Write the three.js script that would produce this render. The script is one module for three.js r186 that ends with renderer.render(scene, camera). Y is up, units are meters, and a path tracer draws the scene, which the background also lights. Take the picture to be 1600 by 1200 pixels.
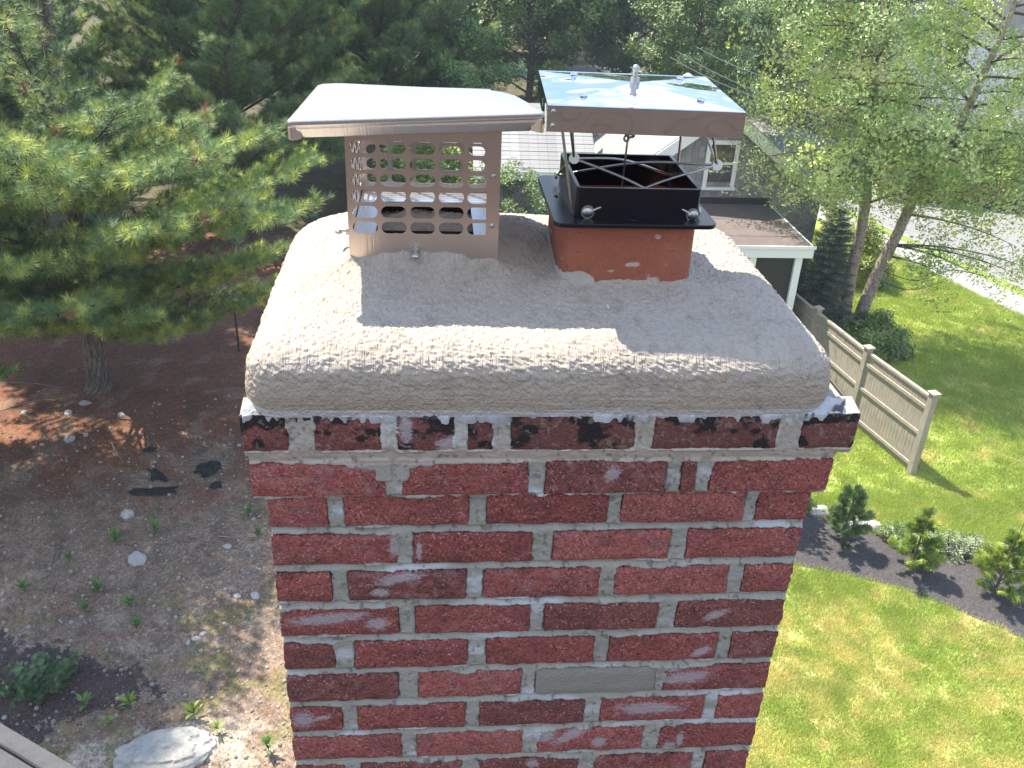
import * as THREE from 'three';
import { mergeGeometries } from 'three/addons/utils/BufferGeometryUtils.js';
import { RoundedBoxGeometry } from 'three/addons/geometries/RoundedBoxGeometry.js';

// ---------------------------------------------------------------- camera, sky, sun, exposure
const scene = new THREE.Scene();
const camera = new THREE.PerspectiveCamera(45.52, 4 / 3, 0.05, 900);
camera.position.set(0.2498, 9.8088, 1.1409);
camera.rotation.set(-0.49490, -0.09708, 0.04587, 'YXZ');
const renderer = new THREE.WebGLRenderer({ antialias: true });
renderer.toneMapping = THREE.LinearToneMapping;
renderer.toneMappingExposure = 2.3;
renderer.shadowMap.enabled = true;

const SUN = new THREE.Vector3(-0.343, 0.857, -0.384).normalize();
const sun = new THREE.DirectionalLight(new THREE.Color(1, 0.92, 0.78), 4.8);
sun.position.copy(SUN).multiplyScalar(80).add(new THREE.Vector3(4, 0, -15));
sun.target.position.set(4, 0, -15);
sun.castShadow = true;
Object.assign(sun.shadow.camera, { left: -45, right: 45, top: 45, bottom: -45, near: 1, far: 200 });
sun.shadow.mapSize.set(4096, 4096);
scene.add(sun, sun.target);

// ---------------------------------------------------------------- seeded random numbers and noise
function rng(seed) { let a = seed >>> 0; return () => { a = (a + 0x6D2B79F5) | 0; let t = Math.imul(a ^ (a >>> 15), 1 | a); t = (t + Math.imul(t ^ (t >>> 7), 61 | t)) ^ t; return ((t ^ (t >>> 14)) >>> 0) / 4294967296; }; }
const PERM = new Uint8Array(512), RV = new Float32Array(256);
{ const r = rng(7); const p = [...Array(256).keys()]; for (let i = 255; i > 0; i--) { const j = Math.floor(r() * (i + 1)); [p[i], p[j]] = [p[j], p[i]]; } for (let i = 0; i < 512; i++) PERM[i] = p[i & 255]; for (let i = 0; i < 256; i++) RV[i] = r(); }
function n2(x, y, per = 256) {
  const xi = Math.floor(x), yi = Math.floor(y), fx = x - xi, fy = y - yi;
  const w = (v) => ((v % per) + per) % per & 255;
  const x0 = w(xi), x1 = w(xi + 1), y0 = w(yi), y1 = w(yi + 1);
  const u = fx * fx * (3 - 2 * fx), v = fy * fy * (3 - 2 * fy);
  const a = RV[PERM[PERM[x0] + y0]], b = RV[PERM[PERM[x1] + y0]], c = RV[PERM[PERM[x0] + y1]], d = RV[PERM[PERM[x1] + y1]];
  return (a + (b - a) * u) * (1 - v) + (c + (d - c) * u) * v;
}
function fbm(x, y, o = 4, per = 256) { let s = 0, a = 0.5, t = 0; for (let i = 0; i < o; i++) { s += a * n2(x, y, per); t += a; x = x * 2 + 17; y = y * 2 + 31; per = Math.min(256, per * 2); a *= 0.5; } return s / t; }
const clamp = (v, a = 0, b = 1) => Math.min(b, Math.max(a, v));
const sstep = (a, b, v) => { const t = clamp((v - a) / (b - a)); return t * t * (3 - 2 * t); };
const mix = (a, b, t) => a + (b - a) * t;
const mix3 = (a, b, t) => [mix(a[0], b[0], t), mix(a[1], b[1], t), mix(a[2], b[2], t)];
const V = (x, y, z) => new THREE.Vector3(x, y, z);
const lin = (r, g, b) => new THREE.Color().setRGB(r, g, b);

{ // one computed sky: blue above, paler towards the horizon, white summer clouds all round
  const w = 1024, h = 512, d = new Float32Array(w * h * 4);
  for (let j = 0; j < h; j++) for (let i = 0; i < w; i++) {
    const el = ((j + 0.5) / h - 0.5) * Math.PI, az = (i / w) * Math.PI * 2;
    const up = Math.sin(el), k = Math.pow(clamp(1 - Math.max(up, 0)), 3);
    let c = mix3([0.19, 0.41, 0.88], [0.58, 0.76, 1.0], k);
    if (up > 0) {
      const s = 1.3 / (up + 0.22), x = Math.cos(az) * Math.cos(el) * s + 20, y = Math.sin(az) * Math.cos(el) * s + 20;
      const n = fbm(x * 1.7, y * 1.7, 6), cl = sstep(0.42, 0.62, n);
      c = mix3(c, [1.08, 1.12, 1.18], cl * 0.88);
    } else c = mix3([0.58, 0.74, 0.96], [0.3, 0.33, 0.3], sstep(0, 0.1, -up));
    const o = (j * w + i) * 4; d[o] = c[0]; d[o + 1] = c[1]; d[o + 2] = c[2]; d[o + 3] = 1;
  }
  const t = new THREE.DataTexture(d, w, h, THREE.RGBAFormat, THREE.FloatType);
  t.mapping = THREE.EquirectangularReflectionMapping; t.magFilter = THREE.LinearFilter; t.minFilter = THREE.LinearFilter; t.wrapS = THREE.RepeatWrapping; t.needsUpdate = true;
  scene.background = t; scene.environment = t;
  scene.backgroundIntensity = 0.69; scene.environmentIntensity = 0.69;
}

// ---------------------------------------------------------------- textures and materials
function dataTex(w, h, fn, srgb = true) {   // fn(i, j) gives linear rgb 0..1
  const d = new Uint8Array(w * h * 4), g = (v) => { v = clamp(v); return 255 * (srgb ? (v <= 0.0031308 ? v * 12.92 : 1.055 * Math.pow(v, 1 / 2.4) - 0.055) : v) + 0.5; };
  for (let j = 0; j < h; j++) for (let i = 0; i < w; i++) { const c = fn(i, j), o = (j * w + i) * 4; d[o] = g(c[0]); d[o + 1] = g(c[1]); d[o + 2] = g(c[2]); d[o + 3] = 255; }
  const t = new THREE.DataTexture(d, w, h, THREE.RGBAFormat);
  t.magFilter = THREE.LinearFilter; t.minFilter = THREE.LinearMipmapLinearFilter; t.generateMipmaps = true; t.wrapS = t.wrapT = THREE.RepeatWrapping;
  if (srgb) t.colorSpace = THREE.SRGBColorSpace; t.needsUpdate = true; return t;
}
const gritBump = dataTex(512, 512, (i, j) => { const a = fbm(i / 512 * 64, j / 512 * 64, 4, 64), b = n2(i / 2, j / 2, 256); const v = a * 0.7 + b * 0.3; return [v, v, v]; }, false);
const M = {};
const mat = (k, o) => (M[k] = new THREE.MeshStandardMaterial({ side: THREE.DoubleSide, roughness: 0.85, metalness: 0, ...o }));
const phys = (k, o) => (M[k] = new THREE.MeshPhysicalMaterial({ side: THREE.DoubleSide, roughness: 0.85, metalness: 0, ...o }));
function rep(t, x, y) { const c = t.clone(); c.repeat.set(x, y); c.needsUpdate = true; return c; }

// ---------------------------------------------------------------- helpers: names, tags, meshes
const taken = new Map();
function numbered(n) { const k = taken.get(n) || 0; taken.set(n, k + 1); return k ? n + '_' + String(k).padStart(3, '0') : n; }
function shade(o) { o.traverse((c) => { if (c.isMesh) { c.castShadow = true; c.receiveShadow = true; } }); return o; }
function tag(o, label, category, group) { o.userData = { ...o.userData, label, category }; if (group) o.userData.group = group; return o; }
function thing(name, label, category, [x, y, z] = [0, 0, 0], turn = 0, group) {
  const o = new THREE.Group(); o.name = numbered(name); o.position.set(x, y, z); o.rotation.y = turn; scene.add(o);
  return tag(o, label, category, group);
}
function part(name, geo, m, parent, label) { const o = new THREE.Mesh(geo, m); o.name = name; o.castShadow = o.receiveShadow = true; if (label) o.userData.label = label; parent.add(o); return o; }
function solo(name, geo, m, label, category, group) { const o = part(numbered(name), geo, m, scene); return tag(o, label, category, group); }
function struct(name, geo, m) { const o = part(name, geo, m, scene); o.userData.kind = 'structure'; return o; }
const plainG = (g) => { const o = g.index ? g.toNonIndexed() : g; for (const k of Object.keys(o.attributes)) if (!['position', 'normal', 'uv', 'color'].includes(k)) o.deleteAttribute(k); return o; };
function merge(list) { const l = list.map(plainG); const all = l.every((g) => g.attributes.color); for (const g of l) { if (!all) g.deleteAttribute('color'); if (!g.attributes.uv) g.setAttribute('uv', new THREE.BufferAttribute(new Float32Array(g.attributes.position.count * 2), 2)); } return mergeGeometries(l); }
function box(x0, x1, y0, y1, z0, z1) { const g = new THREE.BoxGeometry(Math.abs(x1 - x0), Math.abs(y1 - y0), Math.abs(z1 - z0)); g.translate((x0 + x1) / 2, (y0 + y1) / 2, (z0 + z1) / 2); return g; }
function rbox(x0, x1, y0, y1, z0, z1, r = 0.004, s = 2) { const a = Math.abs(x1 - x0), b = Math.abs(y1 - y0), c = Math.abs(z1 - z0); const g = new RoundedBoxGeometry(a, b, c, s, Math.min(r, a / 2.1, b / 2.1, c / 2.1)); g.translate((x0 + x1) / 2, (y0 + y1) / 2, (z0 + z1) / 2); return g; }
function metreUV(g, s = 1) {   // uv in metres, by the way each face points
  const o = g.index ? g.toNonIndexed() : g, p = o.attributes.position, uv = new Float32Array(p.count * 2), a = V(), b = V(), c = V();
  for (let i = 0; i < p.count; i += 3) {
    a.fromBufferAttribute(p, i); b.fromBufferAttribute(p, i + 1); c.fromBufferAttribute(p, i + 2);
    const n = b.clone().sub(a).cross(c.clone().sub(a)); const ax = Math.abs(n.x), ay = Math.abs(n.y), az = Math.abs(n.z);
    for (let k = 0; k < 3; k++) { const q = [a, b, c][k]; const [u, v] = az >= ax && az >= ay ? [q.x, q.y] : ax >= ay ? [q.z, q.y] : [q.x, q.z]; uv[(i + k) * 2] = u * s; uv[(i + k) * 2 + 1] = v * s; }
  }
  o.setAttribute('uv', new THREE.BufferAttribute(uv, 2)); return o;
}
function tube(pts, r, seg = 8, rad = 6) { const c = new THREE.CatmullRomCurve3(pts); return taperTube(c, typeof r === 'function' ? r : () => r, seg, rad); }
function taperTube(curve, rf, seg, rad, rough = 0, seed = 0) {
  const fr = curve.computeFrenetFrames(seg, false), pos = [], uv = [], idx = [], L = curve.getLength();
  for (let i = 0; i <= seg; i++) {
    const t = i / seg, c = curve.getPointAt(t), r = rf(t);
    for (let j = 0; j <= rad; j++) {
      const a = (j % rad) / rad * Math.PI * 2, k = r * (1 + rough * (n2(j % rad * 1.7 + seed, t * L * 5 + seed) - 0.5));
      const p = c.clone().addScaledVector(fr.normals[i], Math.cos(a) * k).addScaledVector(fr.binormals[i], Math.sin(a) * k);
      pos.push(p.x, p.y, p.z); uv.push(j / rad * 2 * Math.PI * Math.max(r, 0.01), t * L);
    }
  }
  for (let i = 0; i < seg; i++) for (let j = 0; j < rad; j++) { const a = i * (rad + 1) + j, b = a + rad + 1; idx.push(a, b, a + 1, b, b + 1, a + 1); }
  const e = pos.length / 3;
  for (const i of [0, seg]) { const c = curve.getPointAt(i / seg); pos.push(c.x, c.y, c.z); uv.push(0, 0); }
  for (let j = 0; j < rad; j++) { idx.push(e, j, j + 1); idx.push(e + 1, seg * (rad + 1) + j + 1, seg * (rad + 1) + j); }
  const g = new THREE.BufferGeometry(); g.setAttribute('position', new THREE.Float32BufferAttribute(pos, 3)); g.setAttribute('uv', new THREE.Float32BufferAttribute(uv, 2)); g.setIndex(idx); g.computeVertexNormals(); return g;
}
function rod(a, b, r, rad = 8) { return tube([a, a.clone().lerp(b, 0.5), b], r, 2, rad); }
const _q = new THREE.Quaternion(), _m = new THREE.Matrix4(), _s = V(), UP = V(0, 1, 0);
function frame(p, dir, s, roll) { _q.setFromUnitVectors(UP, dir.clone().normalize()); const q2 = new THREE.Quaternion().setFromAxisAngle(UP, roll); return new THREE.Matrix4().compose(p, _q.clone().multiply(q2), _s.set(s, s, s).clone()); }
function instances(name, geo, m, mats, cols, parent) {
  const o = new THREE.InstancedMesh(geo, m, mats.length); o.name = name; o.castShadow = o.receiveShadow = true; o.userData.kind = 'stuff';
  mats.forEach((x, i) => o.setMatrixAt(i, x)); if (cols) cols.forEach((c, i) => o.setColorAt(i, c)); parent.add(o); return o;
}
function copyOf(o, [x, y, z], turn, scale, label) { const c = o.clone(); c.name = numbered(o.name.replace(/_\d{3}$/, '')); c.position.set(x, y, z); c.rotation.y = turn; c.scale.setScalar(scale); c.userData = { ...o.userData, label }; scene.add(c); return c; }

// ================================================================ THE CHIMNEY
const Y0 = 9;                                   // height of the first shaft course above the ground
const CW = 0.842, CD = 0.62, PITCH = 0.0742, BH = 0.0605;
const chimney = thing('brick_chimney', 'red brick chimney with a thick cement crown and two flues', 'chimney', [0, 0, 0]);
// brick ends of each course, measured along the front face; course 0 and 1 step outwards
const COURSES = [
  [[-0.004, 0.045], [0.080, 0.178], [0.196, 0.280], [0.298, 0.336], [0.360, 0.547], [0.568, 0.760], [0.794, 0.880]],
  [[-0.018, 0.179], [0.202, 0.392], [0.416, 0.603], [0.625, 0.649], [0.671, 0.861]],
  [[-0.001, 0.091], [0.114, 0.304], [0.330, 0.520], [0.540, 0.738], [0.757, 0.844]],
  [[0.000, 0.195], [0.217, 0.407], [0.436, 0.628], [0.653, 0.843]],
  [[-0.001, 0.089], [0.113, 0.303], [0.329, 0.520], [0.543, 0.734], [0.758, 0.842]],
  [[-0.001, 0.194], [0.218, 0.410], [0.432, 0.626], [0.655, 0.842]],
  [[0.001, 0.087], [0.117, 0.308], [0.337, 0.524], [0.546, 0.738], [0.760, 0.843]],
  [[0.000, 0.191], [0.222, 0.402], [0.425, 0.640], [0.653, 0.843]],
  [[0.000, 0.092], [0.117, 0.306], [0.329, 0.518], [0.547, 0.736], [0.758, 0.844]],
  [[0.000, 0.193], [0.218, 0.411], [0.436, 0.632], [0.658, 0.843]],
  [[0.001, 0.091], [0.117, 0.304], [0.330, 0.520], [0.547, 0.733], [0.757, 0.843]],
];
for (let k = 11; k < 18; k++) COURSES.push(COURSES[k % 2 ? 9 : 8].map(([a, b], i, l) => { const r = rng(k * 31 + i); return [a + (i ? (r() - 0.5) * 0.006 : 0), b + (i < l.length - 1 ? (r() - 0.5) * 0.006 : 0)]; }));
const courseY = (k) => k === 0 ? [0.088, 0.149] : k === 1 ? [0.003, 0.064] : [-(k - 2) * PITCH - BH, -(k - 2) * PITCH];
const courseZ = (k) => k === 0 ? 0.018 : k === 1 ? 0.009 : 0;
const courseX = (k) => k === 0 ? [-0.022, 0.880] : k === 1 ? [-0.018, 0.861] : [0, 0.843];
const SMEAR = [[0.191, -0.163, 0.046, 0.011, -10], [0.164, -0.189, 0.018, 0.01, 0], [0.076, -0.244, 0.076, 0.013, -5], [0.158, -0.257, 0.02, 0.016, 0], [0.726, -0.252, 0.029, 0.01, -25], [0.71, -0.336, 0.024, 0.01, -30], [0.69, -0.396, 0.051, 0.018, -8], [0.664, -0.375, 0.031, 0.007, 0], [0.025, -0.473, 0.022, 0.022, 20], [0.055, -0.47, 0.018, 0.007, -10], [0.635, -0.472, 0.071, 0.017, 0], [0.448, -0.533, 0.02, 0.024, 60], [0.495, -0.536, 0.043, 0.013, -30], [0.55, -0.555, 0.016, 0.017, 0], [0.683, -0.57, 0.014, 0.014, 0], [0.701, -0.554, 0.008, 0.022, 0], [0.431, -0.609, 0.014, 0.012, 0], [0.188, -0.099, 0.008, 0.024, 0], [0.518, 0.041, 0.012, 0.017, 30], [0.271, 0.1, 0.02, 0.016, 0], [0.21, 0.125, 0.012, 0.03, 0], [0.227, -0.106, 0.006, 0.022, 0]];
function smearAt(x, y) {
  let m = 0;
  for (const [cx, cy, rx, ry, a] of SMEAR) {
    const dx = x - cx, dy = y - cy; if (Math.abs(dx) > 0.12 || Math.abs(dy) > 0.06) continue;
    const c = Math.cos(a * Math.PI / 180), s = -Math.sin(a * Math.PI / 180), u = (dx * c + dy * s) / (rx * 1.25), v = (-dx * s + dy * c) / (ry * 1.25);
    m = Math.max(m, 1.25 - Math.sqrt(u * u + v * v));
  }
  if (m <= 0) return 0;
  const streak = fbm(x * 90 + y * 40, y * 420, 4) * 0.6 + fbm(x * 260, y * 260, 3) * 0.5;
  return sstep(0.42, 0.75, m * 0.62 + streak * 0.62 - 0.14);
}
// colour of the fired clay on the front face: one map laid over it in metres
const FX0 = -0.06, FX1 = 0.92, FY0 = -0.66, FY1 = 0.17;
const brickTone = (k, i) => { const r = rng(k * 97 + i * 13 + 5); const t = r(), d = r(), p = r(); let c = mix3([0.325, 0.086, 0.070], [0.455, 0.135, 0.112], t); if (d < 0.3) c = mix3(c, [0.22, 0.08, 0.066], 0.7); return { c, pale: p > 0.55 ? 0.25 + r() * 0.5 : 0.06, sx: r() * 50 }; };
const TW = 2048, TH = 1736;
const frontMap = dataTex(TW, TH, (i, j) => {
  const x = FX0 + (i + 0.5) / TW * (FX1 - FX0), y = FY0 + (j + 0.5) / TH * (FY1 - FY0);
  let k = y > 0.077 ? 0 : y > 0 - 0.004 ? 1 : 2 + Math.floor((-y + 0.008) / PITCH); k = clamp(k, 0, COURSES.length - 1);
  let bi = 0; COURSES[k].forEach(([a], n) => { if (x > a - 0.012) bi = n; });
  const T = brickTone(k, bi);
  const fine = n2(x * 900, y * 900), mid = fbm(x * 160 + T.sx, y * 160, 4), big = fbm(x * 22 + T.sx, y * 40, 3);
  let c = mix3(T.c, [T.c[0] * 0.66, T.c[1] * 0.72, T.c[2] * 0.74], sstep(0.45, 0.75, big) * 0.7);
  const gr = n2(x * 430 + 50, y * 430), g2 = n2(x * 230 + 7, y * 260 + 70); c = c.map((v) => v * (0.72 + 0.4 * mid + 0.22 * (fine - 0.5) + 0.62 * (gr - 0.5) + 0.34 * (g2 - 0.5)));
  if (gr > 0.80 && n2(x * 60 + 9, y * 60) > 0.42) c = mix3(c, [0.56, 0.36, 0.31], 0.55);       // sand grains
  if (n2(x * 330 + 3, y * 330) < 0.13) c = c.map((v) => v * 0.38);                                // pits
  c = mix3(c, [0.42, 0.27, 0.26], T.pale * sstep(0.5, 0.78, fbm(x * 70 + T.sx, y * 110 + 7, 5)) * 0.6);  // lime bloom
  if (k === 0) {                                                                                     // weathered top course, black lichen crust
    c = mix3(c, [0.15, 0.06, 0.05], 0.6);
    const cr = fbm(x * 34, y * 50 + 3, 5) + 0.16 * sstep(0.11, 0.15, y) + (x < 0.05 ? 0.1 : 0) + 0.13 * Math.exp(-(((x - 0.735) / 0.02) ** 2));
    c = mix3(c, [0.012, 0.012, 0.013], sstep(0.57, 0.68, cr) * 0.92);
    c = mix3(c, [0.30, 0.27, 0.18], sstep(0.66, 0.74, fbm(x * 130, y * 130 + 40, 3)) * 0.45);
  }
  c = mix3(c, [0.47, 0.40, 0.41], smearAt(x, y) * 0.85);
  return c;
});
mat('brick', { map: frontMap, roughness: 0.92, bumpMap: rep(gritBump, 5, 4.3), bumpScale: 0.0045 });
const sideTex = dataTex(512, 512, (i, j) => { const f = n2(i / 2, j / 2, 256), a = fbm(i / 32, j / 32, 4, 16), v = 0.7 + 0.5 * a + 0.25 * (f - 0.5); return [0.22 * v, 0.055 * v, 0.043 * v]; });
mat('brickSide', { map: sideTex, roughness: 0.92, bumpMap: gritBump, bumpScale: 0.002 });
mat('brickPatch', { color: lin(0.33, 0.31, 0.26), roughness: 0.95, bumpMap: rep(gritBump, 7, 6), bumpScale: 0.004 });
mat('mortar', { vertexColors: true, roughness: 0.95, bumpMap: gritBump, bumpScale: 0.0018 });
mat('mortarPlain', { color: lin(0.36, 0.335, 0.29), roughness: 0.95, bumpMap: gritBump, bumpScale: 0.003 });

function frontUV(g, px, py) { const p = g.attributes.position, uv = new Float32Array(p.count * 2); for (let i = 0; i < p.count; i++) { uv[i * 2] = (p.getX(i) + px - FX0) / (FX1 - FX0); uv[i * 2 + 1] = (p.getY(i) + py - FY0) / (FY1 - FY0); } g.setAttribute('uv', new THREE.BufferAttribute(uv, 2)); return g; }
function roughBrick(w, h, d, seed, nx, ny) {   // a fired brick: rounded, slightly bowed faces and worn arrises
  const g = new THREE.BoxGeometry(w, h, d, nx, ny, 1), p = g.attributes.position;
  for (let i = 0; i < p.count; i++) {
    let x = p.getX(i), y = p.getY(i), z = p.getZ(i); const ex = w / 2 - Math.abs(x), ey = h / 2 - Math.abs(y), e = Math.min(ex, ey);
    const n = fbm(x * 60 + seed, y * 60 + z * 30 + seed * 1.7, 3) - 0.5, n1 = n2(x * 170 + seed, y * 170 + seed) - 0.5;
    if (z > 0) z += n * 0.003 + n1 * 0.0012 - 0.0026 * Math.exp(-e / 0.0025) * (0.5 + n2(x * 40 + seed * 3, y * 40));
    if (ex < 1e-6) x -= Math.sign(x) * 0.0035 * n2(y * 120 + seed, 3 + z * 20);
    if (ey < 1e-6) y -= Math.sign(y) * 0.0028 * n2(x * 70 + seed, 9 + z * 20);
    p.setXYZ(i, x, y, z);
  }
  g.computeVertexNormals(); return g;
}
const roughSide = {};
COURSES.forEach((bs, k) => {
  const [y0, y1] = courseY(k), zf = courseZ(k), [ex0, ex1] = courseX(k), r = rng(500 + k);
  bs.forEach(([a, b], i) => {
    const first = i === 0, last = i === bs.length - 1, xa = first ? ex0 : a, xb = last ? ex1 : b, w = xb - xa, d = (first || last) && w < 0.13 ? 0.19 : 0.09;
    const g = roughBrick(w, y1 - y0, d, k * 7.3 + i * 3.1, Math.max(4, Math.round(w / 0.009)), 7);
    const cx = (xa + xb) / 2, cy = (y0 + y1) / 2, cz = zf - d / 2 + (r() - 0.5) * 0.002;
    const patch = k === 7 && i === 2;
    frontUV(g, cx, cy);
    const o = part('brick', g, patch ? M.brickPatch : M.brick, chimney, patch ? 'brick faced over with grey mortar' : undefined);
    o.position.set(cx, Y0 + cy, cz); o.rotation.z = (r() - 0.5) * 0.006;
  });
  // side and back bricks
  const sideG = (len) => roughSide[len.toFixed(3)] || (roughSide[len.toFixed(3)] = metreUV(rbox(-0.045, 0.045, -BH / 2, BH / 2, -len / 2, len / 2, 0.003, 1), 4));
  for (const s of [0, 1]) {
    const edge = s ? last0(bs) : bs[0]; const wEdge = s ? ex1 - edge[0] : edge[1] - ex0; let z = zf - (wEdge < 0.13 ? 0.19 : 0.09) - 0.013;
    while (z - 0.05 > -CD - zf) { const len = Math.min(0.195, z + CD + zf); const o = part('brick', sideG(+len.toFixed(3)), M.brickSide, chimney); o.position.set(s ? ex1 - 0.045 : ex0 + 0.045, Y0 + (y0 + y1) / 2, z - len / 2); z -= len + 0.013; }
  }
  for (let x = ex0 + 0.1; x < ex1 - 0.2; x += 0.212) { const o = part('brick', sideG(0.195), M.brickSide, chimney); o.rotation.y = Math.PI / 2; o.position.set(x + 0.1, Y0 + (y0 + y1) / 2, -CD - zf + 0.045); }
});
function last0(l) { return l[l.length - 1]; }

part('mortar_core', metreUV(box(0.007, CW - 0.007, Y0 - 1.3, Y0 + 0.0, -CD + 0.007, -0.012), 3), M.mortarPlain, chimney);
part('mortar_core', metreUV(box(-0.012, CW + 0.012, Y0 - 0.004, Y0 + 0.077, -CD, -0.008), 3), M.mortarPlain, chimney);
part('mortar_core', metreUV(box(-0.014, CW + 0.028, Y0 + 0.074, Y0 + 0.148, -CD - 0.004, 0.0), 3), M.mortarPlain, chimney);

// joints: a mortar face that lies between the bricks, ragged where it was smeared over their edges
{
  const X0 = -0.024, X1 = 0.884, YA = -0.80, YB = 0.158, st = 0.0021, nx = Math.round((X1 - X0) / st), ny = Math.round((YB - YA) / st);
  const pos = new Float32Array((nx + 1) * (ny + 1) * 3), col = new Float32Array((nx + 1) * (ny + 1) * 3), uv = new Float32Array((nx + 1) * (ny + 1) * 2), idx = [], keep = new Uint8Array((nx + 1) * (ny + 1));
  for (let j = 0; j <= ny; j++) for (let i = 0; i <= nx; i++) {
    let x = X0 + (X1 - X0) * i / nx; const y = YA + (YB - YA) * j / ny, o = j * (nx + 1) + i;
    // nearest course and brick: signed distance to its face (negative inside)
    let best = 9, bk = 0, above = 9;
    for (let k = 0; k < COURSES.length; k++) {
      const [y0, y1] = courseY(k); if (y < y0 - 0.03 || y > y1 + 0.03) continue; const [ex0, ex1] = courseX(k);
      COURSES[k].forEach(([a, b], n) => { const xa = n ? a : ex0, xb = n === COURSES[k].length - 1 ? ex1 : b; const dx = Math.max(xa - x, x - xb), dy = Math.max(y0 - y, y - y1), d = dx > 0 && dy > 0 ? Math.hypot(dx, dy) : Math.max(dx, dy); if (d < best) { best = d; bk = k; } });
      if (y0 > y) above = Math.min(above, y0 - y);
    }
    const top = y > 0.06, zf = y > 0.086 ? 0.018 : y > 0.064 ? mix(0.009, 0.018, (y - 0.064) / 0.022) : y > 0.0 ? 0.009 : y > -0.012 ? mix(0, 0.009, (y + 0.012) / 0.012) : 0;
    const rag = fbm(x * 70, y * 70, 4) - 0.5, fine = n2(x * 320, y * 320) - 0.5, blob = fbm(x * 13 + 4, y * 13, 3);
    const wave = y > 0.03 && y < 0.077 ? 0.016 * sstep(0.35, 0.75, fbm(x * 6 + 2, 5, 2)) : 0;
    const lap = wave - 0.0040 + 0.011 * Math.max(0, blob - 0.54) * 2 + (top ? 0.002 : 0) + rag * 0.008 + fine * 0.002 + 0.014 * smearAt(x, y) * 0.4;   // how far it laps onto the brick
    let z = zf - 0.0035 + rag * 0.004 + fine * 0.0016;
    z -= 0.0045 * sstep(0.012, 0.0, above) * (top ? 0.2 : 1);                      // struck joint: deeper under the upper brick
    if (best < 0) z = Math.max(zf - 0.012, zf + 0.0012 + fine * 0.0008 + rag * 0.001 - 1.6 * Math.max(0, -best - lap)); else z = mix(zf + 0.0006, z, sstep(0, 0.004, best - lap * 0.5));
    if (y > 0.149) z = mix(0.018, -0.02, (y - 0.149) / 0.009);
    const [ex0, ex1] = y > 0.077 ? courseX(0) : y > -0.002 ? courseX(1) : courseX(5); const over = Math.max(ex0 + 0.002 - x, x - ex1 + 0.002);
    keep[o] = over > 0.0 ? 0 : 1;
    pos.set([x, Y0 + y, z], o * 3); uv.set([x * 3, y * 3], o * 2);
    let c = mix3([0.29, 0.275, 0.225], [0.41, 0.39, 0.335], fbm(x * 26, y * 60, 4));
    c = mix3(c, [0.56, 0.575, 0.59], sstep(0.54, 0.74, fbm(x * 9 + 3, y * 34 + 8, 4)) * 0.8);
    if (top) c = mix3(c, mix3([0.45, 0.37, 0.29], [0.56, 0.50, 0.43], fbm(x * 30, y * 90, 3)), y > 0.09 ? 0.5 : 0.9);
    c = mix3(c, [0.07, 0.06, 0.05], sstep(0.66, 0.75, fbm(x * 120, y * 120, 3)) * 0.55);
    if (y > 0.095 && y < 0.15) c = mix3(c, [0.6, 0.58, 0.55], sstep(0.5, 0.62, fbm(x * 40, y * 25 + 5, 3)) * 0.6);
    col.set(c, o * 3);
  }
  for (let j = 0; j < ny; j++) for (let i = 0; i < nx; i++) { const a = j * (nx + 1) + i, b = a + 1, c = a + nx + 1, d = c + 1; if (keep[a] && keep[b] && keep[c] && keep[d]) idx.push(a, b, c, b, d, c); }
  const g = new THREE.BufferGeometry(); g.setAttribute('position', new THREE.BufferAttribute(pos, 3)); g.setAttribute('color', new THREE.BufferAttribute(col, 3)); g.setAttribute('uv', new THREE.BufferAttribute(uv, 2)); g.setIndex(idx); g.computeVertexNormals();
  part('mortar_joints', g, M.mortar, chimney);
}
{ // the shaft below the picture, down to the ground
  const list = [], r = rng(91);
  for (let k = 18; (k - 2) * PITCH + BH < Y0 - 0.02; k++) {
    const y = Y0 - (k - 2) * PITCH - BH / 2, off = k % 2 ? 0 : -0.105;
    for (let x = off; x < CW - 0.02; x += 0.214) { const a = Math.max(0, x), b = Math.min(CW, x + 0.195); if (b - a > 0.03) list.push(box(a, b, y - BH / 2, y + BH / 2, -0.05, (r() - 0.5) * 0.002)); }
    for (const s of [0, CW - 0.05]) for (let z = -0.06 + off; z > -CD; z -= 0.214) { const a = Math.min(-0.055, z), b = Math.max(-CD, z - 0.195); if (a - b > 0.03) list.push(box(s, s + 0.05, y - BH / 2, y + BH / 2, b, a)); }
  }
  const o = part('lower_bricks', metreUV(merge(list), 4), M.brickSide, chimney); o.userData.kind = 'stuff';
  part('mortar_core', metreUV(box(0.008, CW - 0.008, 0, Y0 - 1.3, -CD + 0.007, -0.008), 3), M.mortarPlain, chimney);
}

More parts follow.
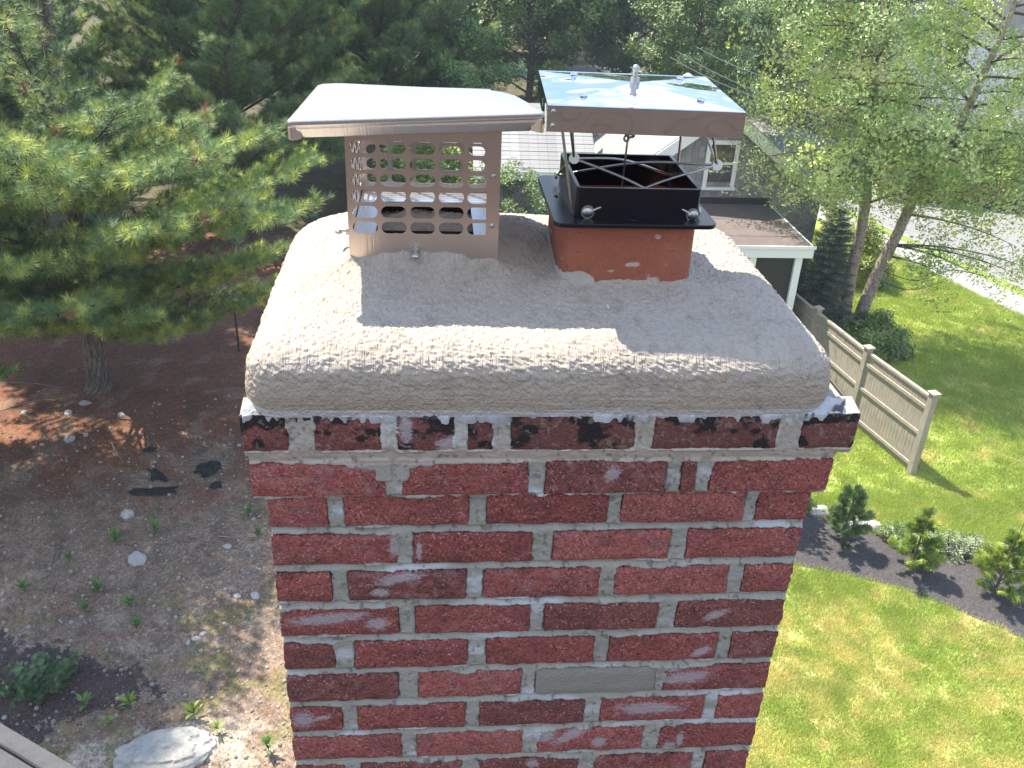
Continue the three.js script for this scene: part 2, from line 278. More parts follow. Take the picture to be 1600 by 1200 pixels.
// ---------------------------------------------------------------- cement crown
const FL = { x0: 0.117, x1: 0.350, z0: -0.535, z1: -0.252 };            // metal cap box
const FR = { x0: 0.452, x1: 0.660, z0: -0.425, z1: -0.195 };            // clay flue
const rectDist = (R, x, z) => Math.hypot(Math.max(R.x0 - x, x - R.x1, 0), Math.max(R.z0 - z, z - R.z1, 0));
const CR = { x0: -0.012, x1: 0.836, z0: -0.632, z1: 0.016 };
function crownTop(x, z, d) {   // d: distance in from the rim
  let y = 0.203 + 0.046 * Math.sqrt(1 - (1 - clamp(d / 0.062)) ** 2) + 0.013 * sstep(0.03, 0.22, d);
  y += 0.020 * Math.exp(-rectDist(FL, x, z) / 0.02) * (0.5 + 0.9 * fbm(x * 25, z * 25, 3)) + 0.008 * Math.exp(-rectDist(FR, x, z) / 0.012) * (0.4 + fbm(x * 30 + 7, z * 30, 3));
  y += 0.020 * Math.exp(-(((x - 0.20) / 0.17) ** 2) - (((z + 0.34) / 0.16) ** 2)); y += 0.024 * Math.exp(-(((x - 0.40) / 0.05) ** 2) - (((z + 0.42) / 0.1) ** 2));
  y += (fbm(x * 7 + 2, z * 7, 3) - 0.5) * 0.016 * sstep(0.02, 0.1, d);
  return y;
}
{
  const NT = 1050, NS = 205, pos = [], col = [], uv = [], idx = [], cx = (CR.x0 + CR.x1) / 2, cz = (CR.z0 + CR.z1) / 2, hx = (CR.x1 - CR.x0) / 2, hz = (CR.z1 - CR.z0) / 2;
  const ringPt = (t) => { // rounded rectangle by angle
    const rx = hx, rz = hz, per = 4 * (rx + rz), s = t * per; let x, z;
    if (s < 2 * rx) { x = -rx + s; z = rz; } else if (s < 2 * rx + 2 * rz) { x = rx; z = rz - (s - 2 * rx); } else if (s < 4 * rx + 2 * rz) { x = rx - (s - 2 * rx - 2 * rz); z = -rz; } else { x = -rx; z = -rz + (s - 4 * rx - 2 * rz); }
    const R = z > 0 ? 0.055 : 0.13, qx = Math.max(Math.abs(x) - (rx - R), 0), qz = Math.max(Math.abs(z) - (rz - R), 0), l = Math.hypot(qx, qz);
    if (l > R) { x = Math.sign(x) * (Math.min(Math.abs(x), rx - R) + qx / l * R); z = Math.sign(z) * (Math.min(Math.abs(z), rz - R) + qz / l * R); }
    return [x, z];
  };
  for (let i = 0; i < NT; i++) {
    const [rx, rz] = ringPt(i / NT), len = Math.hypot(rx, rz);
    for (let j = 0; j <= NS; j++) {
      const s = j / NS; let d, y, n;                       // s runs up the lip, then in over the top
      const lip = 0.19, f = s < lip ? 1 + 0.009 * Math.sin(s / lip * Math.PI) : 1 - Math.pow((s - lip) / (1 - lip), 1.45) * 0.996;
      const wob = 1 + 0.010 * (fbm(i / NT * 23, 3.3, 2, 23) - 0.5);
      let x = cx + rx * f * wob, z = cz + rz * f * wob; const RR = rz > 0 ? 0.055 : 0.13, qx = Math.abs(rx * f) - (hx - RR), qz = Math.abs(rz * f) - (hz - RR); d = Math.max(0, RR - Math.hypot(Math.max(qx, 0), Math.max(qz, 0)) - Math.min(Math.max(qx, qz), 0));
      y = s < lip ? mix(0.146, 0.203, s / lip) : crownTop(x, z, d);
      const rough = sstep(0.175, 0.222, y);
      // stippled top, brush strokes along the lip
      const big = fbm(x * 95 + 30, z * 95 - y * 80 + 90, 3) - 0.5, fine = fbm(x * 270 + 5, z * 270 - y * 250 + 99, 2) - 0.5, st = fbm(x * 14, y * 420 + z * 14, 3) - 0.5;
      const k = (big * 0.0034 + fine * 0.0058) * (0.22 + 0.78 * rough) + st * 0.0018 * (1 - rough);
      if (s < lip) { const nx = rx / len, nz = rz / len; x += nx * (k + 0.002); z += nz * (k + 0.002); } else { const o2 = Math.exp(-d / 0.02); y += k * (1 - 0.8 * o2); x += rx / len * (k + 0.002) * o2; z += rz / len * (k + 0.002) * o2; }
      pos.push(x, Y0 + y, z); uv.push(x * 3, (z + y) * 3);
      let c = mix3([0.39, 0.33, 0.265], [0.475, 0.41, 0.34], fbm(x * 18, z * 18 + y * 30, 4));
      c = mix3(c, [0.36, 0.295, 0.23], sstep(0.45, 0.7, fbm(x * 6, y * 70 + z * 6, 3)) * (1 - rough) * 0.8);
      c = mix3(c, [0.40, 0.315, 0.235], (1 - sstep(0.19, 0.225, y + 0.03 * (fbm(x * 12, z * 12 + 3, 3) - 0.5))) * 0.55);
      c = mix3(c, [0.27, 0.235, 0.20], sstep(0.6, 0.75, fbm(x * 60, z * 60 + y * 40, 3)) * 0.4);
      if (y < 0.158) c = mix3(c, [0.58, 0.57, 0.56], 0.6);
      col.push(...c);
    }
  }
  for (let i = 0; i < NT; i++) for (let j = 0; j < NS; j++) { const a = i * (NS + 1) + j, b = ((i + 1) % NT) * (NS + 1) + j; idx.push(a, b, a + 1, b, b + 1, a + 1); }
  const e = pos.length / 3; pos.push(cx, Y0 + crownTop(cx, cz, 0.3), cz); col.push(0.45, 0.4, 0.34); uv.push(0, 0);
  for (let i = 0; i < NT; i++) idx.push(i * (NS + 1) + NS, ((i + 1) % NT) * (NS + 1) + NS, e);
  const g = new THREE.BufferGeometry(); g.setAttribute('position', new THREE.Float32BufferAttribute(pos, 3)); g.setAttribute('color', new THREE.Float32BufferAttribute(col, 3)); g.setAttribute('uv', new THREE.Float32BufferAttribute(uv, 2)); g.setIndex(idx); g.computeVertexNormals();
  mat('cement', { vertexColors: true, roughness: 0.95, bumpMap: gritBump, bumpScale: 0.0045 }); part('cement_crown', g, M.cement, chimney, 'rough cement crown rounded over at its edges');
  // mortar ledge left on the top course round the foot of the crown
  const lp = [], lc = [], lu = [], li = [], N = 420, K = 12;
  for (let i = 0; i <= N; i++) for (let j = 0; j <= K; j++) {
    const x = mix(-0.016, 0.862, i / N), t = j / K, edge = -0.02 * sstep(0.85, 0.862, x) + 0.022 - 0.010 * fbm(x * 30, 1, 3) + 0.006 * n2(x * 160, 4);
    const z = mix(-0.006, edge, t), y = 0.158 - 0.009 * t * t - 0.004 * t + (fbm(x * 60, t * 4, 3) - 0.5) * 0.005 + 0.006 * (1 - t);
    lp.push(x, Y0 + y - (j === K ? 0.008 : 0), z - (j === K ? 0.004 : 0)); lu.push(x * 3, z * 3); const dk = sstep(0.6, 0.68, fbm(x * 45 + 8, t * 2.2, 4)) * (0.25 + 0.75 * t); lc.push(...mix3(mix3([0.40, 0.40, 0.40], [0.56, 0.57, 0.58], fbm(x * 30, t * 3 + 2, 3)), [0.03, 0.03, 0.035], clamp(dk + sstep(0.5, 0.62, fbm(x * 26 + 3, t * 1.5, 4)) * (x > 0.80 ? 0.85 : 0.2))));
  }
  for (let i = 0; i < N; i++) for (let j = 0; j < K; j++) { const a = i * (K + 1) + j, b = a + K + 1; li.push(a, a + 1, b, b, a + 1, b + 1); }
  const lg = new THREE.BufferGeometry(); lg.setAttribute('position', new THREE.Float32BufferAttribute(lp, 3)); lg.setAttribute('color', new THREE.Float32BufferAttribute(lc, 3)); lg.setAttribute('uv', new THREE.Float32BufferAttribute(lu, 2)); lg.setIndex(li); lg.computeVertexNormals();
  part('mortar_ledge', lg, M.mortar, chimney, 'pale mortar ledge along the top course');
}
// ---------------------------------------------------------------- clay flue on the right
{
  const tex = dataTex(512, 512, (i, j) => { const a = fbm(i / 64, j / 64, 5, 8), b = n2(i / 2, j / 2, 256), s = fbm(i / 20, j / 5, 3); let c = mix3([0.30, 0.085, 0.045], [0.42, 0.14, 0.08], a); c = c.map((v) => v * (0.88 + 0.24 * b)); c = mix3(c, [0.55, 0.46, 0.41], sstep(0.70, 0.78, fbm(i / 40 + 3, j / 26, 5)) * 0.8); if (s > 0.78) c = mix3(c, [0.18, 0.06, 0.04], 0.6); return c; });
  mat('clay', { map: rep(tex, 1, 1), roughness: 0.75, bumpMap: gritBump, bumpScale: 0.0012 });
  const R = 0.034, sh = new THREE.Shape(), w = FR.x1 - FR.x0, d = FR.z1 - FR.z0;
  const rr = (s, a, b, c, e, r) => { s.moveTo(a + r, b); s.lineTo(c - r, b); s.absarc(c - r, b + r, r, -Math.PI / 2, 0); s.lineTo(c, e - r); s.absarc(c - r, e - r, r, 0, Math.PI / 2); s.lineTo(a + r, e); s.absarc(a + r, e - r, r, Math.PI / 2, Math.PI); s.lineTo(a, b + r); s.absarc(a + r, b + r, r, Math.PI, Math.PI * 1.5); };
  rr(sh, 0, 0, w, d, R); const hole = new THREE.Path(); rr(hole, 0.018, 0.018, w - 0.018, d - 0.018, R - 0.012); sh.holes.push(hole);
  const g = new THREE.ExtrudeGeometry(sh, { depth: 0.42, bevelEnabled: true, bevelSize: 0.002, bevelThickness: 0.002, bevelSegments: 1, curveSegments: 8 });
  g.rotateX(-Math.PI / 2); g.translate(FR.x0, Y0 - 0.056, FR.z1); g.computeVertexNormals();
  part('clay_flue', metreUV(g, 2.2), M.clay, chimney, 'red clay flue tile with rounded corners');
  // mortar skim that climbs the foot of the tile
  const pos = [], col = [], uv = [], idx = [], N = 260, K = 7, pts = sh.getSpacedPoints(N);
  for (let i = 0; i <= N; i++) for (let j = 0; j <= K; j++) {
    const t = j / K, p = pts[i % N], x = FR.x0 + p.x, z = FR.z1 - p.y, cx = (FR.x0 + FR.x1) / 2, cz = (FR.z0 + FR.z1) / 2, l = Math.hypot(x - cx, z - cz);
    const out = 0.012 * (1 - t) ** 2 + 0.0032, hgt = -0.022 + (0.014 + 0.020 * fbm(x * 20 + 2, z * 20, 4) + (x < FR.x0 + 0.05 ? 0.022 * fbm(x * 33, z * 33 + 2, 3) : 0)) * t + 0.004 * (n2(x * 160, z * 160 + t * 3) - 0.5);
    const X = x + (x - cx) / l * out, Z = z + (z - cz) / l * out; pos.push(X, Y0 + crownTop(x, z, 0.18) + hgt, Z); uv.push(x * 3, t * 0.1); col.push(...mix3([0.40, 0.34, 0.29], [0.52, 0.47, 0.42], fbm(x * 50, z * 50 + t, 3)));
  }
  for (let i = 0; i < N; i++) for (let j = 0; j < K; j++) { const a = i * (K + 1) + j, b = a + K + 1; idx.push(a, b, a + 1, b, b + 1, a + 1); }
  const mg = new THREE.BufferGeometry(); mg.setAttribute('position', new THREE.Float32BufferAttribute(pos, 3)); mg.setAttribute('color', new THREE.Float32BufferAttribute(col, 3)); mg.setAttribute('uv', new THREE.Float32BufferAttribute(uv, 2)); mg.setIndex(idx); mg.computeVertexNormals();
  part('mortar_fillet', mg, M.mortar, chimney);
}

// ================================================================ LEFT CAP: stainless box of perforated sheet under a domed lid
const scratch = dataTex(512, 512, (i, j) => { const v = 0.5 + 0.5 * (fbm(i / 3, j / 64, 3) - 0.5) + 0.25 * (fbm(i / 90, j / 90, 3) - 0.5); return [v, v, v]; }, false);
mat('steel', { color: lin(0.72, 0.62, 0.57), metalness: 1, roughness: 0.30, bumpMap: scratch, bumpScale: 0.0004 });  // pinkish tint stands in for reddish surroundings reflected in the sheet
mat('steelLid', { color: lin(0.74, 0.73, 0.72), metalness: 1, roughness: 0.34, bumpMap: rep(scratch, 2, 2), bumpScale: 0.0006 });
mat('mirror', { color: lin(0.80, 0.80, 0.80), metalness: 1, roughness: 0.035, bumpMap: dataTex(256, 256, (i, j) => { const v = fbm(i / 256 * 5, j / 256 * 5, 2, 5); return [v, v, v]; }, false), bumpScale: 0.0035 });
mat('rodSteel', { color: lin(0.50, 0.49, 0.46), metalness: 1, roughness: 0.35 });
mat('soot', { color: lin(0.035, 0.02, 0.018), roughness: 0.95, bumpMap: gritBump, bumpScale: 0.002 });
phys('black', { color: lin(0.006, 0.007, 0.011), roughness: 0.28, clearcoat: 0, specularIntensity: 0.8, bumpMap: rep(gritBump, 3, 3), bumpScale: 0.0002 });
const screwHead = (r, h) => { const g = new THREE.LatheGeometry([[0, h], [r * 0.55, h * 0.9], [r * 0.9, h * 0.5], [r, 0]].map(([a, b]) => new THREE.Vector2(a, b)), 14); return g; };
{
  const bx = (FL.x0 + FL.x1) / 2, bz = (FL.z0 + FL.z1) / 2, yB = Y0 + 0.262, yT = Y0 + 0.496, cap = thing('chimney_cap', 'silver flue cap with oval holes and domed lid on the crown', 'chimney cap', [bx, yB, bz]);
  const w = FL.x1 - FL.x0, d = FL.z1 - FL.z0, h = yT - yB;
  const sheet = (len, cols, left, gap) => { // perforated sheet in its own plane, origin at its lower left
    const s = new THREE.Shape(); s.moveTo(0, 0); s.lineTo(len, 0); s.lineTo(len, h); s.lineTo(0, h); s.closePath();
    const hw = 0.0390, hh = 0.0195, r = hh / 2;
    for (let j = 0; j < 7; j++) for (let i = 0; i < cols; i++) {
      const cx = left + i * gap, cy = 0.0715 + j * 0.0252, p = new THREE.Path(); if (cy + r > h - 0.004) continue;
      const a = Math.max(cx - hw / 2 + r, 0.006 + r), b = Math.min(cx + hw / 2 - r, len - 0.006 - r); if (b < a) continue;
      p.moveTo(a, cy - r); p.lineTo(b, cy - r); p.absarc(b, cy, r, -Math.PI / 2, Math.PI / 2, false); p.lineTo(a, cy + r); p.absarc(a, cy, r, Math.PI / 2, Math.PI * 1.5, false); s.holes.push(p);
    }
    return metreUV(new THREE.ExtrudeGeometry(s, { depth: 0.0011, bevelEnabled: false, curveSegments: 7 }), 3);
  };
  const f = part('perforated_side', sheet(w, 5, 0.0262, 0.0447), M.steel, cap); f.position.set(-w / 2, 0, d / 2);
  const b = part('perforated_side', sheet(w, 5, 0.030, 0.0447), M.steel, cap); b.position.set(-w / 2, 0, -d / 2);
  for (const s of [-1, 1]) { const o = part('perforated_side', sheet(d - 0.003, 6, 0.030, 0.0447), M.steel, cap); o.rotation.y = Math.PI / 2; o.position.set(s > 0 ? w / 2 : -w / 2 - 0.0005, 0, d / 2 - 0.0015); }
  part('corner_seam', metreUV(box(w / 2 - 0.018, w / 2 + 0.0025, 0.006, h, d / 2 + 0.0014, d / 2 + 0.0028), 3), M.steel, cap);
  for (const yy of [0.018, 0.078, 0.158]) { const g = screwHead(0.0042, 0.003); g.rotateX(Math.PI / 2); const o = part('rivet', g, M.rodSteel, cap); o.position.set(w / 2 - 0.008, yy, d / 2 + 0.0028); }
  // tray inside with the opening of the flue in it
  const tr = new THREE.Shape(); tr.moveTo(-w / 2 + 0.002, -d / 2 + 0.002); tr.lineTo(w / 2 - 0.002, -d / 2 + 0.002); tr.lineTo(w / 2 - 0.002, d / 2 - 0.002); tr.lineTo(-w / 2 + 0.002, d / 2 - 0.002); tr.closePath();
  const hl = new THREE.Path(); hl.moveTo(-0.078, -0.075); hl.lineTo(0.082, -0.075); hl.lineTo(0.082, 0.100); hl.lineTo(-0.078, 0.100); hl.closePath(); tr.holes.push(hl);
  const tg = new THREE.ExtrudeGeometry(tr, { depth: 0.0015, bevelEnabled: false }); tg.rotateX(Math.PI / 2); tg.translate(0, 0.046, 0); part('base_tray', metreUV(tg, 3), M.steelLid, cap);
  const tub = [box(-0.081, -0.078, -0.26, 0.044, -0.100, 0.075), box(0.082, 0.085, -0.26, 0.044, -0.100, 0.075), box(-0.078, 0.082, -0.26, 0.044, -0.103, -0.1), box(-0.078, 0.082, -0.26, 0.044, 0.075, 0.078), box(-0.078, 0.082, -0.262, -0.26, -0.1, 0.075)];
  part('flue_lining', metreUV(merge(tub), 3), M.soot, cap);
  // lid: shallow dome, rolled rim and a skirt that turns inwards
  const lid = new THREE.Group(); lid.name = 'lid'; cap.add(lid);
  const n = 56, pos = [], uv = [], idx = [], rel = (x, y, z) => V(x - bx, Y0 + y - yB, z - bz);
  const cFL = rel(0.047, 0.514, -0.172), cFR = rel(0.408, 0.531, -0.186), cBR = rel(0.404, 0.480, -0.545), cBL = rel(0.045, 0.490, -0.555);
  const at = (u, v, dy) => { const p = (u + 1) / 2, q = (v + 1) / 2; return cBL.clone().lerp(cBR, p).lerp(cFL.clone().lerp(cFR, p), q).add(V(0, dy, 0)); };
  const rings = [[0.020, -0.0270], [0.0185, -0.0275], [0.0165, -0.0255], [0.0060, -0.0150], [0.0045, -0.0125], [0.0045, -0.0105], [0.0015, -0.0090], [0.0, -0.0070], [-0.0004, -0.003], [0.0006, 0.0], [0.003, 0.0012]];
  const per = []; for (let i = 0; i < n; i++) per.push([-1 + 2 * i / n, 1]); for (let i = 0; i < n; i++) per.push([1, 1 - 2 * i / n]); for (let i = 0; i < n; i++) per.push([1 - 2 * i / n, -1]); for (let i = 0; i < n; i++) per.push([-1, -1 + 2 * i / n]);
  const dome = (u, v) => { const a = 1 - Math.abs(u), c = 1 - Math.abs(v), m = Math.min(a, c), k = 1 - Math.exp(-m * 3.2); return 0.0012 + 0.019 * k + 0.0008 * (fbm(u * 3 + 5, v * 3, 3) - 0.5) * sstep(0, 0.2, m); };
  const K = 26, total = rings.length + K, LW = 0.36, LD = 0.37;
  for (const [pu, pv] of per) for (let j = 0; j < total; j++) {
    let p; if (j < rings.length) { const [ins, yy] = rings[j]; p = at(pu * (1 - ins / LW * 2), pv * (1 - ins / LD * 2), yy); } else { const t = 1 - (j - rings.length + 1) / K, u = pu * t * 0.984, v = pv * t * 0.984; p = at(u, v, dome(u, v)); }
    pos.push(p.x, p.y, p.z); uv.push(p.x * 3, p.z * 3);
  }
  const NP = per.length; for (let i = 0; i < NP; i++) for (let j = 0; j < total - 1; j++) { const a = i * total + j, c = ((i + 1) % NP) * total + j; idx.push(a, c, a + 1, c, c + 1, a + 1); }
  const g = new THREE.BufferGeometry(); g.setAttribute('position', new THREE.Float32BufferAttribute(pos, 3)); g.setAttribute('uv', new THREE.Float32BufferAttribute(uv, 2)); g.setIndex(idx); g.computeVertexNormals();
  part('lid_sheet', g, M.steelLid, lid, 'domed satin steel lid with turned-in skirt');
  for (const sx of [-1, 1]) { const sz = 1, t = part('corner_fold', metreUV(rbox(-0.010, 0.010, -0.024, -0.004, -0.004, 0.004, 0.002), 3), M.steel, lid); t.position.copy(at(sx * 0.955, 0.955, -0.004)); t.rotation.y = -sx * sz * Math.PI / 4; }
  // bolts that clamp the base
  for (const [x, y, z, ry] of [[-0.012, 0.034, d / 2, 0], [-w / 2, 0.048, 0.09, -Math.PI / 2]]) {
    const bo = new THREE.Group(); bo.name = 'clamp_bolt'; cap.add(bo); bo.position.set(x, y, z); bo.rotation.y = ry;
    const sh = new THREE.CylinderGeometry(0.003, 0.003, 0.022, 10); sh.rotateX(Math.PI / 2); sh.translate(0, 0, 0.01); part('shank', sh, M.rodSteel, bo);
    const hd = new THREE.CylinderGeometry(0.0075, 0.0075, 0.006, 6); hd.rotateX(Math.PI / 2); hd.translate(0, 0, 0.006); part('nut', hd, M.rodSteel, bo);
    const nb = new THREE.SphereGeometry(0.006, 10, 8); nb.scale(1.2, 0.8, 1); nb.translate(0, -0.002, 0.021); part('bolt_head', nb, M.rodSteel, bo);
  }
  shade(cap);
}

// ================================================================ RIGHT CAP: flat mirror-bright lid on rods over a black damper box
{
  const yF = Y0 + 0.368, cap = thing('chimney_cap', 'mirror-polished square lid on wire rods over a black box', 'chimney cap', [0.556, yF, -0.31]);
  const L = (x, y, z) => V(x - 0.556, Y0 + y - yF, z + 0.31);
  // flange: plate with rounded corners and an opening
  const fx0 = -0.124, fx1 = 0.126, fz0 = -0.126, fz1 = 0.136;
  const rrect = (s, a, b, c, e, r) => { s.moveTo(a + r, b); s.lineTo(c - r, b); s.absarc(c - r, b + r, r, -Math.PI / 2, 0); s.lineTo(c, e - r); s.absarc(c - r, e - r, r, 0, Math.PI / 2); s.lineTo(a + r, e); s.absarc(a + r, e - r, r, Math.PI / 2, Math.PI); s.lineTo(a, b + r); s.absarc(a + r, b + r, r, Math.PI, Math.PI * 1.5); };
  const sh = new THREE.Shape(); rrect(sh, fx0, -fz1, fx1, -fz0, 0.016); const ho = new THREE.Path(); rrect(ho, -0.086, -0.104, 0.098, 0.094, 0.006); sh.holes.push(ho);
  for (const [x, z] of [[-0.106, 0.0], [0.112, 0.0], [0.0, -0.117]]) { const p = new THREE.Path(); p.absellipse(x, z, Math.abs(z) > 0.05 ? 0.007 : 0.004, Math.abs(z) > 0.05 ? 0.004 : 0.007, 0, Math.PI * 2); sh.holes.push(p); }
  const fg = new THREE.ExtrudeGeometry(sh, { depth: 0.0045, bevelEnabled: true, bevelSize: 0.0012, bevelThickness: 0.0012, bevelSegments: 2, curveSegments: 8 }); fg.rotateX(-Math.PI / 2); fg.translate(0, -0.003, 0); part('flange', metreUV(fg, 3), M.black, cap);
  // box, open above
  const x0 = -0.090, x1 = 0.102, z0 = -0.098, z1 = 0.108, hB = 0.044, t = 0.0045, bh = new THREE.Shape(); rrect(bh, x0, -z1, x1, -z0, 0.007); const bi = new THREE.Path(); rrect(bi, x0 + t, -z1 + t, x1 - t, -z0 - t, 0.004); bh.holes.push(bi);
  const bg = new THREE.ExtrudeGeometry(bh, { depth: hB + 0.003, bevelEnabled: true, bevelSize: 0.0008, bevelThickness: 0.0008, bevelSegments: 2, curveSegments: 6 }); bg.rotateX(-Math.PI / 2); bg.translate(0, 0.002, 0); part('damper_box', metreUV(bg, 3), M.black, cap);
  part('damper_floor', metreUV(box(x0 + 0.006, x1 - 0.006, -0.044, -0.040, z0 + 0.006, z1 - 0.006), 3), M.soot, cap);
  // lid: tray with a low pyramid on top
  const lid = new THREE.Group(); lid.name = 'lid'; cap.add(lid); lid.position.set(-0.003, Y0 + 0.549 - yF, 0.034); lid.rotation.y = -0.055;
  const a = 0.1385, s = 0.036, pk = 0.011, P = [[-a, 0, a], [a, 0, a], [a, 0, -a], [-a, 0, -a]], pos = [], tri = (p, q2, r) => pos.push(...p, ...q2, ...r), pkp = [0, pk, 0], rim = a - 0.008;
  const I = P.map(([x, y, z]) => [Math.sign(x) * rim, 0.0, Math.sign(z) * rim]);
  for (let i = 0; i < 4; i++) { const j = (i + 1) % 4; tri(P[i], P[j], I[j]); tri(P[i], I[j], I[i]); tri(I[i], I[j], pkp); const d = (p) => [p[0], p[1] - s, p[2]], inn = (p) => [p[0] * 0.94, p[1] - s, p[2] * 0.94]; tri(P[i], d(P[i]), d(P[j])); tri(P[i], d(P[j]), P[j]); tri(d(P[i]), inn(P[i]), inn(P[j])); tri(d(P[i]), inn(P[j]), d(P[j])); }
  const lg = new THREE.BufferGeometry(); lg.setAttribute('position', new THREE.Float32BufferAttribute(pos, 3)); const lgu = metreUV(lg, 3); lgu.computeVertexNormals(); part('lid_sheet', lgu, M.mirror, lid, 'mirror-bright steel lid with creased top');
  for (const [x, z] of [[-0.085, 0.085], [0.085, 0.085], [0.085, -0.085], [-0.085, -0.085]]) { const o = part('screw', screwHead(0.006, 0.0045), M.mirror, lid); o.position.set(x, pk * 0.42, z); }
  const nut = part('centre_nut', merge([new THREE.CylinderGeometry(0.0075, 0.0085, 0.008, 6).translate(0, pk + 0.003, 0), new THREE.CylinderGeometry(0.0042, 0.0042, 0.018, 12).translate(0, pk + 0.010, 0), new THREE.SphereGeometry(0.0058, 12, 10).translate(0, pk + 0.02, 0)]), M.rodSteel, lid);
  for (const y of [-0.008, -0.0275]) { const g = screwHead(0.0035, 0.002); g.rotateX(Math.PI / 2); const o = part('rivet', g, M.rodSteel, lid); o.position.set(-a + 0.008, y, a); }
  // rods, clamps and bolts
  const clampL = L(0.468, 0.444, -0.27), clampR = L(0.697, 0.438, -0.27), fl = L(0.484, 0.381, -0.196), fr = L(0.648, 0.379, -0.196), bl = L(0.459, 0.385, -0.385), br = L(0.666, 0.385, -0.385);
  const bend = (p, q2, up) => { const m = p.clone().lerp(q2, 0.55); m.y += up; return tube([p, m, q2], 0.0021, 14, 8); };
  for (const [p, q2, u] of [[fl, clampR, 0.006], [fr, clampL, 0.006], [bl, clampL, 0.003], [br, clampR, 0.003], [bl, clampR, 0.012], [br, clampL, 0.012]]) part('brace_rod', bend(p, q2, u), M.rodSteel, cap);
  for (const [p, q2] of [[clampL, L(0.445, 0.540, -0.22)], [clampL, L(0.462, 0.540, -0.33)], [clampR, L(0.652, 0.540, -0.20)], [clampR, L(0.66, 0.540, -0.36)], [L(0.462, 0.376, -0.21), L(0.432, 0.53, -0.2)], [br, L(0.640, 0.535, -0.30)]]) part('lid_rod', rod(p, q2, 0.0021), M.rodSteel, cap);
  part('centre_rod', rod(L(0.553, 0.552, -0.276), L(0.553, 0.335, -0.300), 0.0016), M.rodSteel, cap);
  const sp = part('spring', new THREE.TorusKnotGeometry(0.006, 0.002, 40, 6, 1, 3), M.rodSteel, cap); sp.position.copy(L(0.553, 0.478, -0.283));
  for (const c of [clampL, clampR]) { const g = new THREE.CylinderGeometry(0.0085, 0.0085, 0.008, 12); g.rotateX(Math.PI / 2.4); const o = part('clamp', g, M.rodSteel, cap); o.position.copy(c); }
  for (const c of [fl, fr]) { const g = merge([screwHead(0.0088, 0.006), new THREE.CylinderGeometry(0.0105, 0.0105, 0.002, 18)]); g.rotateX(Math.PI / 2); const o = part('bolt', g, M.rodSteel, cap); o.position.copy(c).add(V(0, 0, -0.003)); }
  for (const [c, sg] of [[bl, -1], [br, 1], [L(0.66, 0.38, -0.215), 1]]) { const g = screwHead(0.0075, 0.005); g.rotateZ(-sg * Math.PI / 2); const o = part('bolt', g, M.rodSteel, cap); o.position.copy(c); }
  shade(cap);
}

// ================================================================ GROUND
const polyIn = (P, x, z) => { let c = false; for (let i = 0, j = P.length - 1; i < P.length; j = i++) { const [xi, zi] = P[i], [xj, zj] = P[j]; if ((zi > z) !== (zj > z) && x < (xj - xi) * (z - zi) / (zj - zi) + xi) c = !c; } return c; };
function sheet(P, y, s = 1) { const g = new THREE.ShapeGeometry(new THREE.Shape(P.map(([x, z]) => new THREE.Vector2(x, -z)))); g.rotateX(-Math.PI / 2); g.translate(0, y, 0); const p = g.attributes.position, uv = new Float32Array(p.count * 2); for (let i = 0; i < p.count; i++) { uv[i * 2] = p.getX(i) * s; uv[i * 2 + 1] = p.getZ(i) * s; } g.setAttribute('uv', new THREE.BufferAttribute(uv, 2)); return g; }
const smoothPoly = (pts, n = 60) => new THREE.CatmullRomCurve3(pts.map(([x, z]) => V(x, 0, z))).getPoints(n).map((p) => [p.x, p.z]);
const floorTex = dataTex(512, 512, (i, j) => { const a = fbm(i / 32, j / 32, 5, 16), b = n2(i / 1.5, j / 1.5, 256); return mix3([0.05, 0.06, 0.025], [0.16, 0.12, 0.07], a).map((v) => v * (0.8 + 0.4 * b)); });
mat('floor', { map: rep(floorTex, 0.2, 0.2), roughness: 1 });
struct('ground', sheet([[-400, 60], [400, 60], [400, -500], [-400, -500]], -0.004), M.floor);

